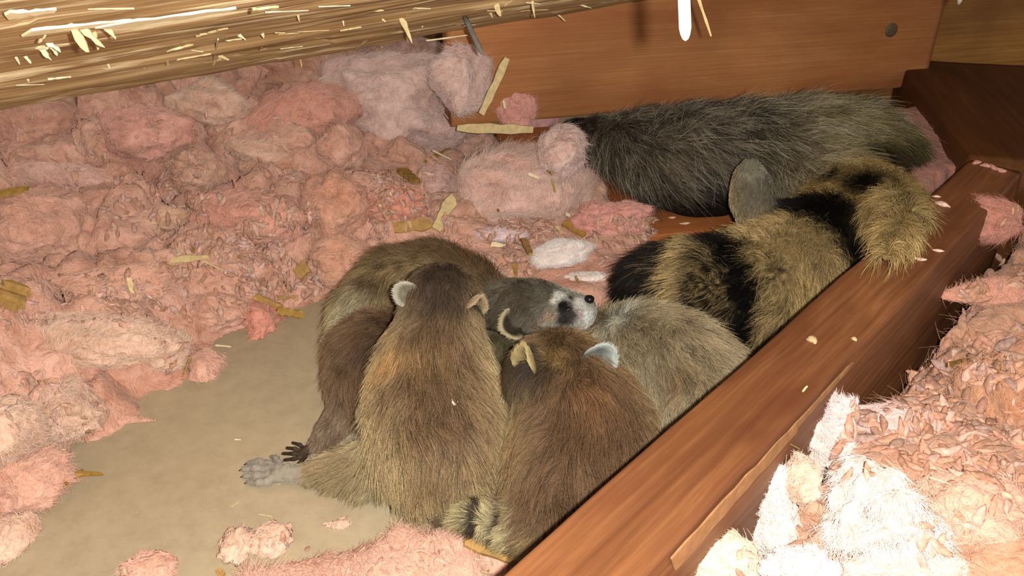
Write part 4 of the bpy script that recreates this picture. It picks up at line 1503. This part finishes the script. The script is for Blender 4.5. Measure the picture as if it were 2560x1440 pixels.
scatter('wool_shreds', 'countless small torn shreds littering the wool left of and behind the kits',
        [(560, 440, 800, 720, 420, 28), (930, 430, 1100, 600, 420, 26), (1080, 540, 1330, 740, 330, 26), (1330, 540, 1640, 598, 260, 26), (1500, 600, 1640, 740, 180, 26), (260, 390, 520, 590, 320, 24), (0, 690, 420, 820, 260, 24), (0, 930, 260, 1120, 140, 26),
         (0, 280, 900, 470, 160, 20), (400, 600, 800, 780, 300, 28), (380, 800, 620, 940, 80, 26)], 5)
scatter('wool_shreds', 'countless small torn shreds littering the wool right of the joist',
        [(2050, 840, 2560, 1000, 420, 42), (2080, 990, 2560, 1200, 480, 46), (2250, 700, 2560, 860, 200, 38), (2300, 1180, 2560, 1440, 150, 54), (2420, 460, 2560, 700, 120, 28), (1700, 1330, 1950, 1440, 60, 44)], 6, np.array([.98, .94, .90]))
scatter('wool_shreds', 'fine shreds over the sheet of wool at the bottom edge', [(700, 1340, 1290, 1440, 300, 30)], 7)


def shred(px, py, lpx, col, label, seed, wr=.4, ang=None, group=None, tilt=.2):
    rng = np.random.RandomState(seed)
    p, n = hit(px, py)
    L = lpx * depth_of(p) / FPX * .5
    V = shred_pts(p + n * L * .15, n, L, L * wr, L * wr * .8, rng.uniform(0, 6.3) if ang is None else ang, tilt, rng)
    o = mesh_obj('wool_shred', V, LEAF_F, M_SHRED, cols=np.repeat(np.clip(lin(col), 0, 1)[None, :], len(V), 0), origin=p)
    return tag(o, label, 'wool shred', group)


# larger shreds one can pick out of the litter
GR = [('larger pink shred in the loose litter right of the joist', 'larger shreds right of the joist', (2120, 860, 2540, 1130), 70, 52, 900),
      ('larger pink shred in the loose litter left of the kits', 'larger shreds left of the kits', (300, 420, 800, 800), 60, 34, 901),
      ('larger pink shred in the loose litter behind the kits', 'larger shreds behind the kits', (1100, 540, 1320, 720), 40, 32, 902)]
for lab, grp, (x0, y0, x1, y1), cnt, lp, sd in GR:
    rng = np.random.RandomState(sd)
    i = 0
    while i < cnt:
        px, py = rng.uniform(x0, x1), rng.uniform(y0, y1)
        q_ = (hit(px, py)[0][:2] - JL0[:2]) @ jperp
        if -0.004 < q_ < JW + 0.014 or hit(px, py)[0][2] < 0.004:
            continue
        i += 1
        shred(px, py, lp * rng.uniform(.7, 1.3), np.array(SHC[i % len(SHC)]) * (.86 if 'right' in lab else .97), lab, sd * 10 + i, rng.uniform(.3, .5), group=grp)
for q in FURRY:
    HITS.append(q.bvh)
PINKS = (240, 206, 190)
for i, (x, y, l, w, a, lab) in enumerate([
        (1132, 1005, 24, .6, .9, 'tiny pale pink shred on the back of the middle kit'),
        (1148, 1002, 18, .5, 2.2, 'tinier pale pink shred touching another on the middle kit'),
        (1720, 845, 38, .5, 1.0, 'pale pink shred on the grey-tan kit below the ringed tail'),
        (1846, 875, 30, .45, 2.0, 'pale pink shred at the tail fur beside the joist edge'),
        (2054, 296, 34, .3, 2.5, 'slim pink shred standing on the fur of the adult rump'),
        (2036, 326, 22, .6, 1.0, 'small roundish pink shred on the adult below the slim one'),
        (2164, 299, 18, .4, 1.4, 'faint small pink shred on the dark upper rump'),
        (2196, 268, 24, .35, .8, 'pinkish grey shred at the top of the rump under the rafter'),
        (2352, 512, 40, .5, 1.0, 'pale pink shred on the far joist top beside the rump'),
        (2340, 492, 20, .4, .3, 'little pink shred above the pale one on the far joist'),
        (2030, 850, 34, .7, 1.2, 'tan crumb lying on top of the joist halfway along'),
        (2135, 848, 20, .7, 1.2, 'brownish crumb near the right edge of the joist top'),
        (2300, 650, 32, .35, .9, 'pinkish curl on the joist edge near the tuft of tail hair'),
        (2345, 628, 28, .35, .5, 'pale curl standing on the joist edge further back'),
        (1712, 560, 26, .3, .2, 'pink sliver on the orange plank below the dark fur'),
        (1680, 545, 18, .4, .2, 'small pink bit on the orange plank left of the sliver'),
        (766, 1130, 16, .7, 1.0, 'pink crumb lying at the small dark paw')]):
    shred(x, y, l, (206, 178, 140) if 'crumb lying on top' in lab or 'brownish' in lab else PINKS, lab, 3000 + i, w, a)
for i, x in enumerate((2440, 2462, 2484, 2502)):
    shred(x, 408 + i * 7, 30, (216, 160, 150), 'dim pink shred strewn along the far cut end of the joist', 3100 + i, .5, group='shreds on the joist end')

# ------------------------------------------------------------------ chips and splinters of wood lying about
def stick(a, b, wpx, mat, label, seed, lift_a=0.004, lift_b=0.004, name='wood_splinter', taper=.8, thick=.35, cat='splinter', ragged=.2, n=8, bend=0.0):
    pa, na = hit(*a)
    pb, nb2 = hit(*b)
    if lift_b > 0.02:                      # stands up off the wool: keep the depth of its foot
        pa = pa - nrm(ray(*a)) * 0.05
        pb = at(b[0], b[1], t=depth_of(pa) - 0.02)
    w = wpx * depth_of(pa) / FPX
    o = sliver(name, pa + na * lift_a, pb + (nb2 * lift_b if lift_b <= 0.02 else 0), w, w * taper, w * thick, mat, None, seed, n=n, up=nrm(na + np.array([0, -.7, .5])), ragged=ragged, bend=bend)
    return tag(o, label, cat)


ST = [((1202, 285), (1268, 146), 20, M_CHIP, 'large pale splinter standing upright out of the wool before the rafter', .002, .05, .9),
      ((1140, 312), (1312, 312), 24, M_CHIP, 'pale flat stick lying level under the upright splinter', .012, .012, .95),
      ((1124, 284), (1140, 328), 8, M_WHITECHIP, 'short white splinter at the left end of the level stick', .006, .01, .6),
      ((1236, 352), (1388, 424), 16, M_CHIP2, 'olive straw-like stick slanting across the big fluffy batt', .006, .006, .6),
      ((1084, 578), (1130, 512), 30, M_CHIP, 'broad pale chip slanting up behind the rear kit', .004, .012, 1.0),
      ((1000, 430), (1040, 462), 34, M_CHIP2, 'broad olive chip at the foot of the lilac batt', .004, .004, .7),
      ((1060, 405), (1126, 365), 12, M_CHIP2, 'thin tan sliver between the two batts of wool', .004, .004, .7),
      ((1075, 385), (1122, 405), 6, M_WHITECHIP, 'fine whitish sliver crossing the thin tan one', .006, .006, .5),
      ((950, 515), (968, 545), 9, M_CHIP, 'small pale sliver on the crumbled heap', .004, .004, .5),
      ((985, 570), (1075, 560), 40, M_CHIP3, 'flat brown chip half buried behind the rear kit', .002, .002, .9),
      ((440, 600), (462, 632), 12, M_WHITECHIP, 'whitish chip standing in the chip cluster on the wool', .004, .008, .7),
      ((468, 600), (476, 630), 10, M_CHIP2, 'tan chip beside the whitish one in the chip cluster', .004, .008, .8),
      ((425, 650), (530, 648), 20, M_CHIP, 'widest flat chip of the chip cluster', .006, .006, .6),
      ((390, 652), (470, 668), 5, M_CHIP2, 'thin stalk under the widest flat chip', .004, .004, .5),
      ((500, 648), (566, 670), 5, M_CHIP, 'thin pale stalk pointing right from the chip cluster', .006, .006, .5),
      ((318, 705), (338, 730), 16, M_CHIP, 'small bright chip left of the plump roll of wool', .004, .004, .7),
      ((634, 740), (700, 782), 18, M_CHIP2, 'tan leaf-like chip resting on the small upright tuft', .006, .006, .8),
      ((690, 775), (760, 796), 22, M_CHIP2, 'tan frayed chip lying on the bare board beside the small tuft', .006, .004, .9),
      ((540, 872), (580, 876), 6, M_WHITECHIP, 'short white sliver at the tip of the fan-shaped fold', .004, .004, .6),
      ((690, 745), (740, 740), 10, M_CHIP3, 'brown strip at the wool edge near the rear kit', .002, .002, .8),
      ((740, 690), (775, 665), 34, M_CHIP3, 'brown chip tucked beside the rounded lump near the rear kit', .002, .003, .9),
      ((0, 500), (62, 482), 26, M_CHIP2, 'yellowish chip at the left edge on the large dome', .006, .006, .6),
      ((0, 770), (45, 720), 80, M_CHIP3, 'large dull brown chip at the left edge', .003, .003, .8),
      ((180, 1190), (258, 1192), 20, M_CHIP2, 'tan wood chip by the leaf-like flap of wool', .003, .003, .4),
      ((150, 1215), (210, 1185), 12, M_CHIP3, 'brown stalk crossing the tan chip at the leaf-like flap', .003, .004, .6),
      ((155, 1130), (178, 1136), 14, M_CHIP, 'small pale chip above the tan wood chip', .002, .002, .8),
      ((470, 885), (455, 945), 5, M_CHIP2, 'thin bent straw at the end of the curled fold', .003, .002, .6),
      ((1228, 600), (1262, 604), 14, M_WHITECHIP, 'pale seed-shaped chip on the flat whitish wisp', .006, .006, .6),
      ((1306, 600), (1334, 640), 20, M_CHIP3, 'brown bent chip beside the whitest tuft', .004, .004, .6),
      ((1408, 566), (1462, 576), 22, M_CHIP2, 'mottled tan chip at the foot of the big batt', .006, .006, .8),
      ((1412, 530), (1420, 562), 14, M_WHITECHIP, 'white chip standing above the mottled tan one', .006, .012, .7),
      ((1390, 572), (1402, 590), 10, M_CHIP, 'small pale chip left of the mottled tan one', .004, .004, .8),
      ((1285, 668), (1296, 692), 12, M_CHIP2, 'tan seed-like chip above the profile kit head', .004, .004, .6),
      ((1440, 698), (1448, 716), 8, M_CHIP3, 'tiny brown chip above the black nose', .004, .004, .6),
      ((1322, 440), (1346, 446), 8, M_WHITECHIP, 'small white curl of wood on the big batt', .006, .006, .8),
      ((1376, 446), (1386, 482), 7, M_CHIP2, 'thin tan sliver low on the right of the big batt', .006, .006, .6),
      ((1244, 520), (1256, 552), 7, M_CHIP2, 'thin tan sliver low in front of the big batt', .006, .006, .6),
      ((1256, 248), (1258, 272), 8, M_WHITECHIP, 'small white sliver right of the upright splinter', .006, .01, .8),
      ((1152, 1362), (1272, 1402), 34, M_CHIP3, 'broad brown chip at the bottom between the tail and the joist', .004, .006, .8),
      ((1180, 1405), (1198, 1404), 4, M_WHITECHIP, 'fine white fibre on the bottom sheet of wool', .004, .004, .6),
      ((1188, 1418), (1222, 1406), 4, M_WHITECHIP, 'fine pale straw near the broad brown chip', .004, .004, .6),
      ((1192, 1434), (1220, 1446), 7, M_CHIP, 'pale straw cut by the bottom edge', .004, .004, .6),
      ((665, 1203), (699, 1213), 4, M_WHITECHIP, 'fine white sliver lying under the outstretched paw', .001, .001, .5),
      ((587, 1101), (603, 1102), 4, M_WHITECHIP, 'tiny white sliver on the bare board above the paw', .001, .001, .5),
      ((578, 1270), (600, 1256), 2.5, M_CHIP, 'fine pale fibre on the bare board below the paw', .001, .001, .5),
      ((648, 1288), (682, 1294), 2.5, M_CHIP, 'fine bent fibre above the two crumbled wool bits', .001, .001, .5),
      ((545, 1440), (560, 1432), 30, M_CHIP3, 'brown chip tip at the bottom edge of the bare board', .001, .002, .6),
      ((316, 1422), (322, 1438), 7, M_WHITECHIP, 'short white sliver beside the loose tuft at the bottom edge', .002, .003, .7),
      ((2005, 985), (2015, 975), 6, M_CHIP, 'little pale sliver on the right edge of the joist', .002, .003, .6),
      ((2412, 900), (2406, 930), 12, M_CHIP2, 'tan chip standing in the litter right of the joist', .006, .01, .8),
      ((2340, 1210), (2372, 1232), 4, M_WHITECHIP, 'fine white straw on the brownish pink bank', .006, .006, .6),
      ((1972, 1110), (1976, 1150), 4, M_CHIP2, 'thin straw between the joist and the upright white tuft', .006, .01, .5)]
for i, (a, b_, w, mt, lab, la, lb, tp) in enumerate(ST):
    stick(a, b_, w, mt, lab, 500 + i, la, lb, taper=tp, name='wood_chip' if w >= 14 else 'wood_splinter', cat='chip' if ' chip' in lab else 'splinter')
